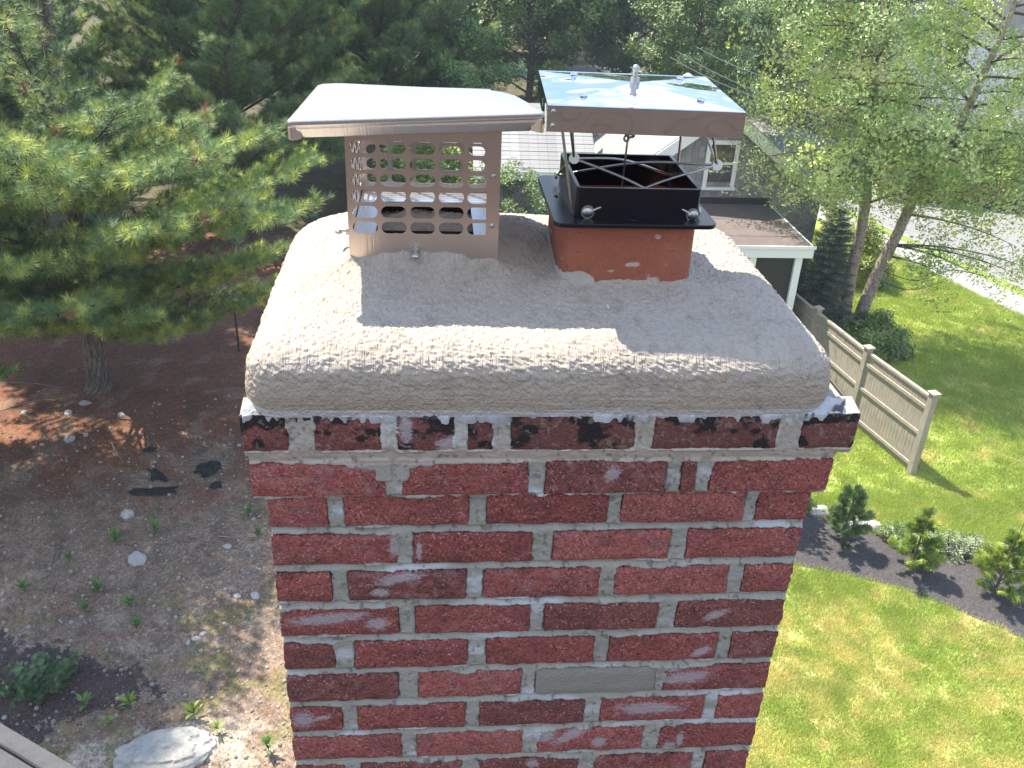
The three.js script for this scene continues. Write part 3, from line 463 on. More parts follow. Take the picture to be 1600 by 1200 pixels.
// yard under the pines: rust needle litter, bare dirt nearer the house, a strip of dark mulch
const bedL = [[-7.5, -9.6], [-5.98, -9.25], [-4.78, -8.85], [-3.62, -8.42], [-3.5, -8.1], [-4.1, -7.75], [-4.9, -7.2], [-7.5, -7.0]];
const inBedL = (x, z) => { let m = 0; const w = (fbm(x * 3, z * 3, 3) - 0.5) * 0.7; return polyIn(bedL, x + w, z + w) ? 1 : 0; };
{
  const X0 = -15, X1 = 4, Z0 = -27, Z1 = -4, W = 1800, H = 2048;
  const soil = dataTex(W, H, (i, j) => {
    const x = X0 + (i + 0.5) / W * (X1 - X0), z = Z0 + (j + 0.5) / H * (Z1 - Z0);
    const big = fbm(x * 0.5 + 3, z * 0.5, 4), mid = fbm(x * 2.4, z * 2.4, 4), fine = fbm(x * 14, z * 14, 3), f2 = n2(x * 60, z * 60);
    const needles = sstep(-12.4, -14.2, z + (big - 0.5) * 4 + (mid - 0.5) * 2.6 + (x + 4) * 0.12);
    let c = mix3([0.20, 0.142, 0.105], [0.31, 0.225, 0.165], mid * 0.7 + fine * 0.4);                            // dirt
    c = mix3(c, [0.13, 0.10, 0.075], sstep(0.45, 0.7, fbm(x * 5 + 9, z * 5, 4)) * 0.65);                         // dark humus
    const nd = mix3([0.145, 0.055, 0.030], [0.29, 0.118, 0.062], fine * 0.6 + mid * 0.5);
    c = mix3(c, nd, clamp(needles * 0.92 + 0.25 * sstep(0.55, 0.7, fbm(x * 3, z * 3 + 5, 3))));
    c = mix3(c, [0.40, 0.30, 0.22], sstep(0.60, 0.72, fbm(x * 2 + 31, z * 2, 5)) * 0.45);
    const st = n2(x * 9 + fbm(x * 3, z * 3, 2) * 20, z * 80); if (st > 0.84) c = mix3(c, [0.36, 0.24, 0.16], 0.5);   // single needles and straw
    const pebble = n2(x * 34 + 2, z * 34); if (pebble > 0.87 && needles < 0.7) c = mix3(c, [0.50, 0.46, 0.41], 0.7);
    
    const sand = sstep(0.16, 0.42, Math.exp(-(((x + 3.1) / 1.05) ** 2) - (((z + 6.95) / 0.62) ** 2)) + (mid - 0.5) * 0.7);
    c = mix3(c, mix3([0.40, 0.33, 0.25], [0.58, 0.50, 0.40], fine), sand * 0.85);
    const moss = sstep(0.58, 0.68, fbm(x * 2.2 + 7, z * 2.2 + 3, 4)) * sstep(-11.5, -9, z) * 0.55; c = mix3(c, [0.16, 0.15, 0.035], moss);
    const jx = (fbm(x * 9 + 2, z * 9, 3) - 0.5) * 0.5 + (f2 - 0.5) * 0.12; if (inBedL(x + jx, z + jx)) c = mix3([0.035, 0.026, 0.028], [0.095, 0.068, 0.066], fine * 0.7 + f2 * 0.4);
    const f3 = n2(x * 24 + 5, z * 24 + 9); return c.map((v) => v * (0.42 + 0.66 * f2 + 0.5 * f3));
  });
  soil.wrapS = soil.wrapT = THREE.ClampToEdgeWrapping;
  mat('soil', { map: soil, roughness: 1, bumpMap: rep(gritBump, 12, 14), bumpScale: 0.02 });
  const nx = 190, nz = 220, g = new THREE.PlaneGeometry(X1 - X0, Z1 - Z0, nx, nz); g.rotateX(-Math.PI / 2); g.translate((X0 + X1) / 2, 0, (Z0 + Z1) / 2);
  const p = g.attributes.position, uv = g.attributes.uv; for (let i = 0; i < p.count; i++) { const x = p.getX(i), z = p.getZ(i); p.setY(i, soilY(x, z)); uv.setXY(i, (x - X0) / (X1 - X0), (z - Z0) / (Z1 - Z0)); }
  g.computeVertexNormals(); struct('yard_soil', g, M.soil);
}
function soilY(x, z) { const e = sstep(0, 1.2, Math.min(x + 15, 4 - x, z + 27, -4 - z)); return 0.004 + e * (0.10 * fbm(x * 0.8, z * 0.8, 3) + 0.035 * fbm(x * 5, z * 5, 3) - 0.02); }

// lawns, mulch bed, path and road on the right
const bedNear = smoothPoly([[4.2, -11.6], [5.4, -10.95], [6.39, -10.51], [7.79, -9.91], [9.28, -8.7], [10.6, -7.2], [11.6, -5.2]]);
const bedFar = smoothPoly([[4.6, -13.2], [6.2, -12.6], [7.4, -11.75], [8.7, -11.0], [10.24, -10.35], [11.8, -9.2], [13.2, -7.4], [14.2, -5.4]]);
const bedP = [...bedNear, ...bedFar.slice().reverse()];
const walkL = (z) => 14.56 + (z + 27.02) * (16.51 - 14.56) / 6.19;          // near edge of the path beside the road
const dry = (x, z) => sstep(0.46, 0.70, fbm(x * 1.6 + 11, z * 1.6, 5) * 0.75 + (fbm(x * 9, z * 9, 3) - 0.5) * 0.75 + 0.15 + (z > -9.8 ? 0.03 : z > -12 ? -0.06 : -0.13));
const lawnCol = (x, z) => { const a = fbm(x * 1.3 + 4, z * 1.3, 4), f = fbm(x * 14, z * 14, 3); let c = mix3([0.25, 0.34, 0.055], [0.40, 0.46, 0.115], a * 0.6 + f * 0.5); c = mix3(c, [0.70, 0.58, 0.32], dry(x, z) * 0.58); return c; };
{
  const X0 = 2, X1 = 26, Z0 = -32, Z1 = -2, W = 1400, H = 1750;
  const t = dataTex(W, H, (i, j) => { const x = X0 + (i + 0.5) / W * (X1 - X0), z = Z0 + (j + 0.5) / H * (Z1 - Z0), n = n2(x * 55, z * 55); return lawnCol(x, z).map((v) => v * (0.66 + 0.44 * n)); });
  t.wrapS = t.wrapT = THREE.ClampToEdgeWrapping; mat('lawn', { map: t, roughness: 1, bumpMap: rep(gritBump, 16, 20), bumpScale: 0.025 });
  const g = sheet([[3.2, -2.5], [24.2, -2.5], [walkL(-29.5), -29.5], [3.2, -29.5]], 0.006); const uv = g.attributes.uv, p = g.attributes.position; for (let i = 0; i < p.count; i++) uv.setXY(i, (p.getX(i) - X0) / (X1 - X0), (p.getZ(i) - Z0) / (Z1 - Z0));
  struct('lawn', g, M.lawn);
}
const mulchTex = dataTex(512, 512, (i, j) => { const a = fbm(i / 6, j / 6, 3, 256), b = fbm(i / 64, j / 64, 3, 8), c = n2(i / 2, j / 4, 256); return mix3([0.030, 0.026, 0.029], [0.13, 0.115, 0.12], a * 0.7 + b * 0.3).map((v) => v * (0.7 + 0.6 * c)); });
mat('mulch', { map: rep(mulchTex, 0.6, 0.6), roughness: 0.95, bumpMap: rep(gritBump, 0.7, 0.7), bumpScale: 0.03 });
{ // the bed is slightly mounded
  const pos = [], uv = [], idx = [], K = 10, N = bedNear.length; for (let i = 0; i < N; i++) for (let k = 0; k <= K; k++) { const t = k / K, x = mix(bedNear[i][0], bedFar[i][0], t), z = mix(bedNear[i][1], bedFar[i][1], t); pos.push(x, 0.010 + 0.09 * Math.sin(Math.PI * t) ** 0.8 * (0.6 + 0.6 * fbm(x * 3, z * 3, 3)), z); uv.push(x, z); }
  for (let i = 0; i < N - 1; i++) for (let k = 0; k < K; k++) { const a = i * (K + 1) + k, b = a + K + 1; idx.push(a, b, a + 1, b, b + 1, a + 1); }
  const g = new THREE.BufferGeometry(); g.setAttribute('position', new THREE.Float32BufferAttribute(pos, 3)); g.setAttribute('uv', new THREE.Float32BufferAttribute(uv, 2)); g.setIndex(idx); g.computeVertexNormals(); struct('mulch_bed', g, M.mulch);
}
const asph = dataTex(512, 512, (i, j) => { const a = fbm(i / 64, j / 64, 4, 8), b = n2(i / 1.5, j / 1.5, 256), v = 0.20 + 0.06 * a + 0.05 * (b - 0.5); return [v, v * 0.985, v * 0.98]; });
mat('asphalt', { map: rep(asph, 0.3, 0.3), roughness: 0.95 });
const conc = dataTex(256, 256, (i, j) => { const a = fbm(i / 32, j / 32, 4, 8), v = 0.27 + 0.08 * a; return [v, v * 0.97, v * 0.93]; });
mat('concrete', { map: rep(conc, 0.4, 0.4), roughness: 0.95 });
const along = (a, b, z0 = -60, z1 = 10) => [[walkL(z0) + a, z0], [walkL(z0) + b, z0], [walkL(z1) + b, z1], [walkL(z1) + a, z1]];
struct('path', sheet(along(0, 1.25), 0.012), M.concrete);
struct('verge', sheet(along(1.25, 1.75), 0.008), mat('verge', { color: lin(0.19, 0.25, 0.05), roughness: 1 }));
struct('kerb', (() => { const g = new THREE.BufferGeometry(); const [a, b, c, d] = along(1.75, 1.9); const P = []; const q = (p, r, s, t) => P.push(...p, ...r, ...s, ...p, ...s, ...t); const lo = (v) => [v[0], -0.1, v[1]], hi = (v) => [v[0], 0.02, v[1]]; q(hi(a), hi(b), hi(c), hi(d)); q(lo(b), hi(b), hi(c), lo(c)); q(lo(a), hi(a), hi(d), lo(d)); g.setAttribute('position', new THREE.Float32BufferAttribute(P, 3)); g.computeVertexNormals(); return metreUV(g); })(), M.concrete);
struct('road', sheet(along(1.9, 8.9), 0.000), M.asphalt);
struct('driveway', sheet([[walkL(-36) + 8.9, -36], [walkL(-36) + 20, -37.5], [walkL(-30) + 20, -31.5], [walkL(-30) + 8.9, -30]], 0.003), M.asphalt);
struct('far_lawn', sheet([[walkL(-30) + 8.9, -30], [60, -31], [60, 0], [walkL(0) + 8.9, 0]], 0.002), mat('farLawn', { color: lin(0.22, 0.24, 0.075), roughness: 1 }));

// grass blades: patches of blades laid over the lawn
phys('blade', { color: 0xffffff, vertexColors: true, roughness: 0.9, transmission: 0.25, thickness: 0 });
{
  const r = rng(21), pos = [], col = []; for (let i = 0; i < 90; i++) { const x = (r() - 0.5) * 0.34, z = (r() - 0.5) * 0.34, a = r() * 6.283, h = 0.028 + r() * 0.032, w = 0.0045 + 0.003 * r(), l = (r() - 0.5) * 0.05, m = (r() - 0.5) * 0.05; pos.push(x - Math.cos(a) * w, 0, z - Math.sin(a) * w, x + Math.cos(a) * w, 0, z + Math.sin(a) * w, x + l, h, z + m); const bc = r() < 0.34 ? [1.45, 1.3, 1.35] : mix3([0.62, 0.75, 0.6], [1.15, 1.12, 1.0], r()); col.push(...bc, ...bc, ...bc); }
  const g = new THREE.BufferGeometry(); g.setAttribute('position', new THREE.Float32BufferAttribute(pos, 3)); g.setAttribute('color', new THREE.Float32BufferAttribute(col, 3)); g.computeVertexNormals();
  const ms = [], cs = []; const put = (x, z, s) => { if (polyIn(bedP, x, z) || z < -29 || x > walkL(z) - 0.05) return; ms.push(new THREE.Matrix4().compose(V(x, 0.005, z), new THREE.Quaternion().setFromAxisAngle(UP, r() * 6.28), V(s * 0.8, s * (0.8 + 0.6 * r()), s * 0.8))); const c = lawnCol(x, z), k = 0.85 + 0.35 * r(); cs.push(lin(c[0] * k * 1.28, c[1] * k * 1.26, c[2] * k * 1.2)); };
  for (let i = 0; i < 14000; i++) put(3.6 + r() * 11, -12.5 + r() * 9, 1);
  for (let i = 0; i < 13000; i++) put(6.5 + r() * 12, -28 + r() * 17, 1.15);
  const o = instances('grass', g, M.blade, ms, cs, scene); tag(o, 'mown lawn grass with dry straw-coloured patches', 'grass');
}

// ================================================================ NEIGHBOUR'S HOUSE, PORCH AND FENCE
const shingTex = dataTex(1024, 256, (i, j) => { const r = Math.floor(j / 32), w = 1024 / 40, off = (r * 13.7) % w, k = Math.floor((i + off) / w), e = ((i + off) % w) / w; const t = RV[(k * 7 + r * 31) & 255], g = fbm(i / 3, j / 30, 3); let v = 0.20 + 0.10 * t + 0.07 * (g - 0.5); if (e < 0.07) v *= 0.35; return [v * 1.02, v * 0.99, v * 0.95]; });
mat('shingle', { map: shingTex, roughness: 0.95 });
const roofTex = dataTex(1024, 256, (i, j) => { const r = Math.floor(j / 32), w = 1024 / 14, off = (r * 29.3) % w, k = Math.floor((i + off) / w), e = ((i + off) % w) / w; const t = RV[(k * 5 + r * 17) & 255], g = n2(i / 1.3, j / 1.3); let v = 0.26 + 0.10 * t + 0.08 * (g - 0.5); if (e < 0.03) v *= 0.5; return [v * 1.02, v, v * 0.98]; });
mat('roofing', { map: roofTex, roughness: 0.95 });
mat('white', { color: lin(0.74, 0.75, 0.73), roughness: 0.6, bumpMap: gritBump, bumpScale: 0.0006 });
mat('porchRoof', { map: rep(dataTex(256, 256, (i, j) => { const a = fbm(i / 24, j / 24, 4, 8), b = n2(i, j), v = 0.75 + 0.4 * a + 0.2 * (b - 0.5); return [0.15 * v, 0.118 * v, 0.105 * v]; }), 0.5, 0.5), roughness: 0.8 });
phys('pane', { color: lin(0.03, 0.035, 0.04), roughness: 0.04, metalness: 0, clearcoat: 1, clearcoatRoughness: 0.03 });
mat('screen', { color: lin(0.018, 0.018, 0.018), roughness: 0.6 });
mat('dark', { color: lin(0.03, 0.028, 0.026), roughness: 0.9 });
function stripU(g, off) { const p = g.attributes.position, uv = g.attributes.uv; for (let i = 0; i < p.count; i++) uv.setXY(i, (p.getX(i) + p.getZ(i)) * 0.16 + off, (off * 7 % 8 + clamp((p.getY(i) - g.userData.y) / 0.15, 0.08, 0.92)) / 8); return g; }
function courseStrip(x0, x1, y, z, h = 0.15) { // one course of wall shingles, thicker at its butt, facing +z
  const g = new THREE.BufferGeometry(), a = [x0, y, z + 0.022], b = [x1, y, z + 0.022], c = [x1, y + h, z + 0.004], d = [x0, y + h, z + 0.004], e = [x0, y, z], f = [x1, y, z];
  g.setAttribute('position', new THREE.Float32BufferAttribute([a, b, c, a, c, d, e, f, b, e, b, a].flat(), 3)); g.setAttribute('uv', new THREE.Float32BufferAttribute(new Float32Array(24), 2)); g.computeVertexNormals(); g.userData.y = y; return g;
}
function sashWindow(parent, x, y, z, w, h) {
  const win = new THREE.Group(); win.name = 'window'; parent.add(win); win.position.set(x, y, z);
  const f = 0.10; part('frame', merge([box(-w / 2 - f, -w / 2, -0.12, h + f, 0, 0.06), box(w / 2, w / 2 + f, -0.12, h + f, 0, 0.06), box(-w / 2, w / 2, h, h + f, 0, 0.062), box(-w / 2, w / 2, h / 2 - 0.03, h / 2 + 0.03, 0, 0.045)]), M.white, win);
  part('sill', rbox(-w / 2 - f - 0.03, w / 2 + f + 0.03, -0.19, -0.122, 0, 0.10, 0.01), M.white, win);
  for (const [a, b] of [[0.0, h / 2 - 0.03], [h / 2 + 0.03, h]]) part('pane', box(-w / 2, w / 2, a, b, 0.008, 0.018), M.pane, win);
}
{
  const H = thing('shingled_house', 'grey shingled gable house with white trim behind the chimney', 'house', [7.13, 0, -20.5]);
  const pk = 5.52, slope = 0.76, hw = 2.75, eave = pk - slope * hw;
  // gable end, course by course
  const body = new THREE.Shape([[-hw, 0], [hw, 0], [hw, eave], [0, pk], [-hw, eave]].map(([a, b]) => new THREE.Vector2(a, b)));
  const bg = new THREE.ExtrudeGeometry(body, { depth: 3.6, bevelEnabled: false }); bg.translate(0, 0, -3.6); part('wall_core', metreUV(bg, 0.16), M.shingle, H);
  for (let y = 1.2, k = 0; y < pk - 0.15; y += 0.135, k++) { const w = Math.min(hw, (pk - y - 0.12) / slope); if (w > 0.1) part('shingle_course', stripU(courseStrip(-w, w, y, 0.002, 0.15), k * 0.137), M.shingle, H); }
  sashWindow(H, 0.06, 3.72, 0.026, 0.60, 0.92);
  // roof slopes with rake boards
  for (const s of [-1, 1]) {
    const sl = Math.hypot(1, slope), L = (hw + 0.35) * sl, ang = Math.atan(slope), roof = new THREE.Group(); roof.name = 'roof'; H.add(roof); roof.position.set(0, pk + 0.08, 0); roof.rotation.z = -s * ang; if (s < 0) roof.scale.x = -1;
    part('roof_deck', metreUV(box(0, L, -0.05, 0.03, -3.8, 0.2), 0.3), M.roofing, roof);
    for (let k = 0, d = 0; d < L - 0.05; d += 0.16, k++) { const g = metreUV(box(d, d + 0.158, 0.03 + 0.002 * (k % 2), 0.042, -3.8, 0.21), 0.3); part('roof_course', g, M.roofing, roof); }
    part('rake_board', box(-0.02, L, -0.24, 0.02, 0.2, 0.25), M.white, roof);
  }
  // porch with flat roof and dark screens
  const p = new THREE.Group(); p.name = 'porch'; H.add(p); const px0 = -2.6, px1 = 1.42, pz = 3.0, py = 3.17;
  for (let i = 0; i < 5; i++) part('roof_sheet', metreUV(box(px0, px1, py - 0.05 + 0.004 * (i % 2), py + 0.004 * (i % 2), 0.03 + i * pz / 5, 0.03 + (i + 1) * pz / 5 - 0.012), 1), M.porchRoof, p);
  part('roof_flashing', box(px0, px1 + 0.02, py + 0.006, py + 0.16, 0.028, 0.045), M.dark, p);
  part('fascia', merge([box(px0 - 0.03, px1 + 0.06, py - 0.27, py - 0.005, pz + 0.03, pz + 0.07), box(px1 + 0.02, px1 + 0.06, py - 0.27, py - 0.006, 0.03, pz + 0.03)]), M.white, p);
  part('fascia_moulding', box(px0 - 0.04, px1 + 0.09, py - 0.06, py + 0.012, pz + 0.07, pz + 0.10), M.white, p);
  for (const x of [px0 + 0.1, -1.0, 0.15, 1.2]) part('post', box(x - 0.08, x + 0.08, 0.1, py - 0.27, pz - 0.14, pz + 0.02), M.white, p);
  for (const z of [0.2, 1.5]) part('post', box(1.12, 1.28, 0.1, py - 0.27, z - 0.08, z + 0.08), M.white, p);
  part('rail', merge([box(px0, 1.12, 1.42, 1.53, pz - 0.10, pz - 0.02), box(1.16, 1.24, 1.42, 1.53, 0.1, pz - 0.14)]), M.white, p);
  for (const [a, b] of [[px0 + 0.18, -1.08], [-0.92, 0.07], [0.23, 1.12]]) { part('screen_panel', box(a, b, 1.53, py - 0.27, pz - 0.07, pz - 0.06), M.screen, p); part('lower_panel', box(a, b, 0.1, 1.42, pz - 0.09, pz - 0.05), M.screen, p); }
  part('screen_panel', box(1.195, 1.205, 0.1, py - 0.27, 0.1, pz - 0.14), M.screen, p);
  part('floor_slab', box(px0, px1, -0.1, 0.1, 0.03, pz + 0.03), M.concrete, p);
  // wing to the left with a pale roof whose eave faces us
  const wg = new THREE.Group(); wg.name = 'wing'; H.add(wg); const wx0 = -5.9, wx1 = -2.76, ey = 3.62, wz = -0.75;
  part('wall', metreUV(box(wx0 + 0.3, wx1, 0, ey, wz - 5, wz - 0.3), 0.16), M.shingle, wg);
  for (let y = 1.6, k = 0; y < ey - 0.1; y += 0.135, k++) part('shingle_course', stripU(courseStrip(wx0 + 0.3, wx1, y, wz - 0.296, 0.15), k * 0.171 + 0.05), M.shingle, wg);
  const a2 = 0.50, rl = 2.5; for (let k = 0, d = 0; d < rl; d += 0.15, k++) { const o = part('roof_course', metreUV(box(wx0, wx1 - 0.03, -0.01, 0.012, -0.17, 0), 0.3), M.roofing, wg); o.position.set(0, ey + 0.02 + d * Math.sin(a2) + 0.004 * (k % 2), wz - d * Math.cos(a2)); o.rotation.x = a2 - 0.05; }
  part('fascia', box(wx0, wx1 - 0.01, ey - 0.16, ey + 0.01, wz - 0.03, wz + 0.01), M.white, wg);
  // upper block behind the wing: its side catches the sun
  const ub = new THREE.Group(); ub.name = 'upper_block'; H.add(ub); part('wall', metreUV(box(-2.9, 0.2, 0, 4.7, -6, -3.8), 0.16), M.shingle, ub);
  part('corner_board', box(-2.96, -2.84, 0, 4.7, -3.82, -3.70), M.white, ub); 
  sashWindow(ub, -1.9, 3.5, -3.8, 0.6, 0.9);
  shade(H);
}
{ // cedar fence: boards, rails and capped posts
  const wt = dataTex(512, 512, (i, j) => { const g = fbm(i / 5, j / 90, 4), k = fbm(i / 40, j / 60, 3, 8), v = 0.7 + 0.5 * g; return mix3([0.30, 0.255, 0.20], [0.44, 0.40, 0.34], k).map((x) => x * v); });
  mat('cedar', { map: rep(wt, 1, 1), roughness: 0.9 }); mat('cedarPale', { map: rep(wt, 1, 1), color: lin(1.0, 1.0, 0.98), roughness: 0.9 });
  const F = thing('cedar_fence', 'weathered cedar board fence with capped posts beside the lawn', 'fence', [9.63, 0, -13.25]);
  const A = V(0, 0, 0), P = [V(0, 0, 0), V(-0.43, 0, -1.95), V(-0.74, 0, -3.95), V(-1.0, 0, -5.9)], h = 1.85, r = rng(12);
  for (const p of P) { const o = new THREE.Group(); o.name = 'post'; F.add(o); o.position.copy(p); o.rotation.y = 0.2; part('shaft', metreUV(rbox(-0.065, 0.065, -0.05, h - 0.06, -0.065, 0.065, 0.006), 1), M.cedarPale, o); const c = new THREE.CylinderGeometry(0.02, 0.135, 0.05, 4); c.rotateY(Math.PI / 4); c.translate(0, h - 0.005, 0); part('cap', merge([metreUV(c, 1), metreUV(box(-0.09, 0.09, h - 0.06, h - 0.03, -0.09, 0.09), 1)]), M.cedarPale, o); }
  const bGs = [0, 1, 2].map((k) => metreUV(rbox(-0.045, 0.045, 0.06, 1.66, -0.009, 0.009, 0.003, 1), 1)); bGs.forEach((g, k) => { const uv = g.attributes.uv; for (let i = 0; i < uv.count; i++) uv.setX(i, uv.getX(i) + k * 0.31); });
  for (let s = 0; s < 3; s++) {
    const a = P[s], b = P[s + 1], d = b.clone().sub(a), L = d.length(), ang = Math.atan2(-d.z, d.x); d.normalize(); const n = V(-d.z, 0, d.x);
    for (let t = 0.11; t < L - 0.09; t += 0.094) { const o = part('board', bGs[Math.floor(r() * 3)], M.cedar, F); o.position.copy(a).addScaledVector(d, t).addScaledVector(n, 0.0 + (r() - 0.5) * 0.004); o.rotation.y = ang; o.position.y = (r() - 0.5) * 0.008; }
    for (const [y, t] of [[0.16, 0.07], [0.86, 0.07], [1.42, 0.07], [1.66, 0.055]]) for (const sd of [-1, 1]) { if (y > 1.6 && sd > 0) continue; const o = part('rail', metreUV(rbox(0.07, L - 0.07, y, y + t, y > 1.6 ? -0.04 : 0.012, y > 1.6 ? 0.04 : 0.045, 0.004, 1), 1), M.cedarPale, F); o.position.copy(a); o.rotation.y = ang; if (sd < 0 && y < 1.6) { o.position.addScaledVector(n, 0.0); o.scale.z = -1; } }
  }
  shade(F);
}
{ // own house: corner of a lower shingle roof at bottom left, with a dark cable along it
  const R = thing('lower_roof', 'grey shingle roof corner with a dark edging cable', 'roof', [-3.2, 0, -4.2]);
  const tx = dataTex(512, 512, (i, j) => { const a = n2(i / 1.6, j / 1.6, 256), b = fbm(i / 40, j / 40, 3, 8), v = 0.035 + 0.075 * a + 0.03 * b; return [v, v * 1.0, v * 1.06]; });
  mat('ownRoof', { map: rep(tx, 1.5, 1.5), roughness: 0.95, bumpMap: rep(gritBump, 3, 3), bumpScale: 0.004 });
  const d = V(0.91, 0, 0.56).normalize(), n = V(-d.z, 0, d.x), ang = Math.atan2(-d.z, d.x);
  const g = new THREE.Group(); g.name = 'slope'; R.add(g); g.position.set(0.0, 3.0, -0.50); g.rotation.y = ang;
  for (let k = 0; k < 9; k++) part('shingle_course', metreUV(box(-3.4, 3.2, 0.014 * (k % 2) + 0.03 * k, 0.02 + 0.014 * (k % 2) + 0.03 * k, k * 0.2, k * 0.2 + 0.24), 1), M.ownRoof, g);
  part('drip_edge', box(-3.4, 3.2, -0.05, 0.0, -0.012, 0.01), M.dark, g);
  part('cable', tube([V(-0.85, 0.09, 1.3), V(-0.80, 0.08, 0.6), V(-0.74, 0.06, 0.22), V(-0.3, 0.05, 0.17), V(1, 0.05, 0.19), V(3, 0.06, 0.16)], 0.012, 40, 6), M.dark, g);
  part('wall', box(-3.2, 3.0, -3, -0.05, 0.35, 1.7), M.white, g);
  shade(R);
}
{ // further houses, the parked car and wires
  const W = thing('white_house', 'bright white clapboard house across the road behind the birch', 'house', [26.5, 0, -41]);
  part('wall', box(-5, 5, 0, 5.2, -6, 0), M.white, W); for (let y = 0.3; y < 5.1; y += 0.2) part('clapboard', box(-5.01, 5.01, y, y + 0.19, 0.002, 0.02), M.white, W);
  part('garage_door', box(-3.6, -0.8, 0, 2.3, 0.03, 0.08), M.white, W); sashWindow(W, 2.2, 3.0, 0.02, 0.9, 1.2); sashWindow(W, -2.2, 3.2, 0.02, 0.9, 1.2);
  const rf = new THREE.ExtrudeGeometry(new THREE.Shape([[-5.4, 5.1], [5.4, 5.1], [0, 8.2]].map(([a, b]) => new THREE.Vector2(a, b))), { depth: 6.8, bevelEnabled: false }); rf.translate(0, 0, -6.4); part('roof', metreUV(rf, 0.3), M.roofing, W); W.rotation.y = -0.45; shade(W);
  const D = thing('distant_house', 'pale distant house glimpsed between the tree crowns', 'house', [12.5, 0, -64]); mat('pinkWall', { color: lin(0.55, 0.44, 0.38), roughness: 0.9 });
  part('wall', box(-3.4, 3.4, 0, 4.2, -6, 0), M.pinkWall, D); const r2 = new THREE.ExtrudeGeometry(new THREE.Shape([[-3.8, 4.1], [3.8, 4.1], [0, 6.4]].map(([a, b]) => new THREE.Vector2(a, b))), { depth: 6.6, bevelEnabled: false }); r2.translate(0, 0, -6.3); part('roof', metreUV(r2, 0.3), M.roofing, D); sashWindow(D, -1.5, 1.6, 0.02, 0.9, 1.2); sashWindow(D, 1.5, 1.6, 0.02, 0.9, 1.2); D.rotation.y = 0.7; shade(D);

  const car = thing('parked_car', 'dark red parked car seen through the birch leaves', 'car', [19.6, 0.0, -31.9], -0.25);
  phys('carRed', { color: lin(0.22, 0.012, 0.016), roughness: 0.35, clearcoat: 1, clearcoatRoughness: 0.05 }); mat('tyre', { color: lin(0.015, 0.015, 0.015), roughness: 0.9 });
  const prof = new THREE.Shape([[-2.2, 0.35], [-2.25, 0.75], [-2.05, 0.95], [-1.25, 1.02], [-0.55, 1.42], [0.9, 1.44], [1.65, 1.05], [2.2, 0.95], [2.28, 0.6], [2.2, 0.33]].map(([a, b]) => new THREE.Vector2(a, b)));
  const cb = new THREE.ExtrudeGeometry(prof, { depth: 1.5, bevelEnabled: true, bevelSize: 0.09, bevelThickness: 0.12, bevelSegments: 3 }); cb.translate(0, 0, -0.75); part('body', cb, M.carRed, car);
  part('windscreen', new THREE.BoxGeometry(0.03, 0.62, 1.35).rotateZ(-1.04).translate(-0.97, 1.28, 0), M.pane, car); part('rear_window', new THREE.BoxGeometry(0.03, 0.66, 1.3).rotateZ(1.1).translate(1.36, 1.30, 0), M.pane, car);
  for (const s of [-1, 1]) { part('side_window', box(-0.62, 0.1, 1.1, 1.38, s * 0.872 - 0.004, s * 0.872 + 0.004), M.pane, car); part('side_window', box(0.16, 0.95, 1.1, 1.38, s * 0.872 - 0.004, s * 0.872 + 0.004), M.pane, car); for (const x of [-1.4, 1.4]) { const w = new THREE.Group(); w.name = 'wheel'; car.add(w); w.position.set(x, 0.33, s * 0.80); part('tyre', new THREE.TorusGeometry(0.25, 0.085, 10, 24), M.tyre, w); part('rim', new THREE.CylinderGeometry(0.2, 0.2, 0.1, 16).rotateX(Math.PI / 2), M.rodSteel, w); } part('headlight', rbox(-2.31, -2.2, 0.68, 0.82, s * 0.62 - 0.16, s * 0.62 + 0.16, 0.03), M.pane, car); }
  shade(car);
  [[[8.68, 5.67, -26], [10.81, 5.05, -26], 'upper overhead wire running from the woods behind the birch'], [[8.25, 5.43, -26], [10.6, 4.59, -26], 'middle overhead wire running from the woods behind the birch'], [[8.08, 5.28, -26], [10.43, 4.49, -26], 'lowest overhead wire running from the woods behind the birch']].forEach(([a, b, l]) => { const A = V(...a), B = V(...b), d = B.clone().sub(A); const p0 = A.clone().addScaledVector(d, -0.45).add(V(0, 0.12, 0)), p3 = B.clone().addScaledVector(d, 4.2).add(V(0, 0.9, 0)); const o = solo('overhead_wire', tube([p0, A, B, p3], 0.011, 60, 5), mat('wire', { color: lin(0.30, 0.31, 0.33), roughness: 0.6 }), l, 'wire', 'wires to the house'); });
}

// ================================================================ VEGETATION
const barkTex = dataTex(256, 512, (i, j) => { const r = fbm(i / 10, j / 60, 4), c = fbm(i / 30, j / 30, 3, 8), v = 0.45 + 0.9 * sstep(0.3, 0.75, r); return mix3([0.13, 0.10, 0.085], [0.20, 0.165, 0.14], c).map((x) => x * v); });
mat('bark', { map: rep(barkTex, 2, 1), roughness: 1, bumpMap: rep(barkTex, 2, 1), bumpScale: 0.03 });
const birchTex = dataTex(256, 512, (i, j) => { const r = fbm(i / 22, j / 9, 4), c = fbm(i / 40, j / 50, 4); let k = mix3([0.30, 0.235, 0.19], [0.52, 0.43, 0.365], c); return mix3(k, [0.10, 0.075, 0.06], sstep(0.55, 0.7, r) * 0.8); });
mat('birchBark', { map: rep(birchTex, 2, 1), roughness: 0.95, bumpMap: rep(birchTex, 2, 1), bumpScale: 0.02 });
mat('twig', { color: lin(0.10, 0.075, 0.06), roughness: 1 });
phys('needle', { color: 0xffffff, roughness: 0.75, transmission: 0.42, thickness: 0 });
phys('leaf', { color: 0xffffff, roughness: 0.5, transmission: 0.36, thickness: 0 });

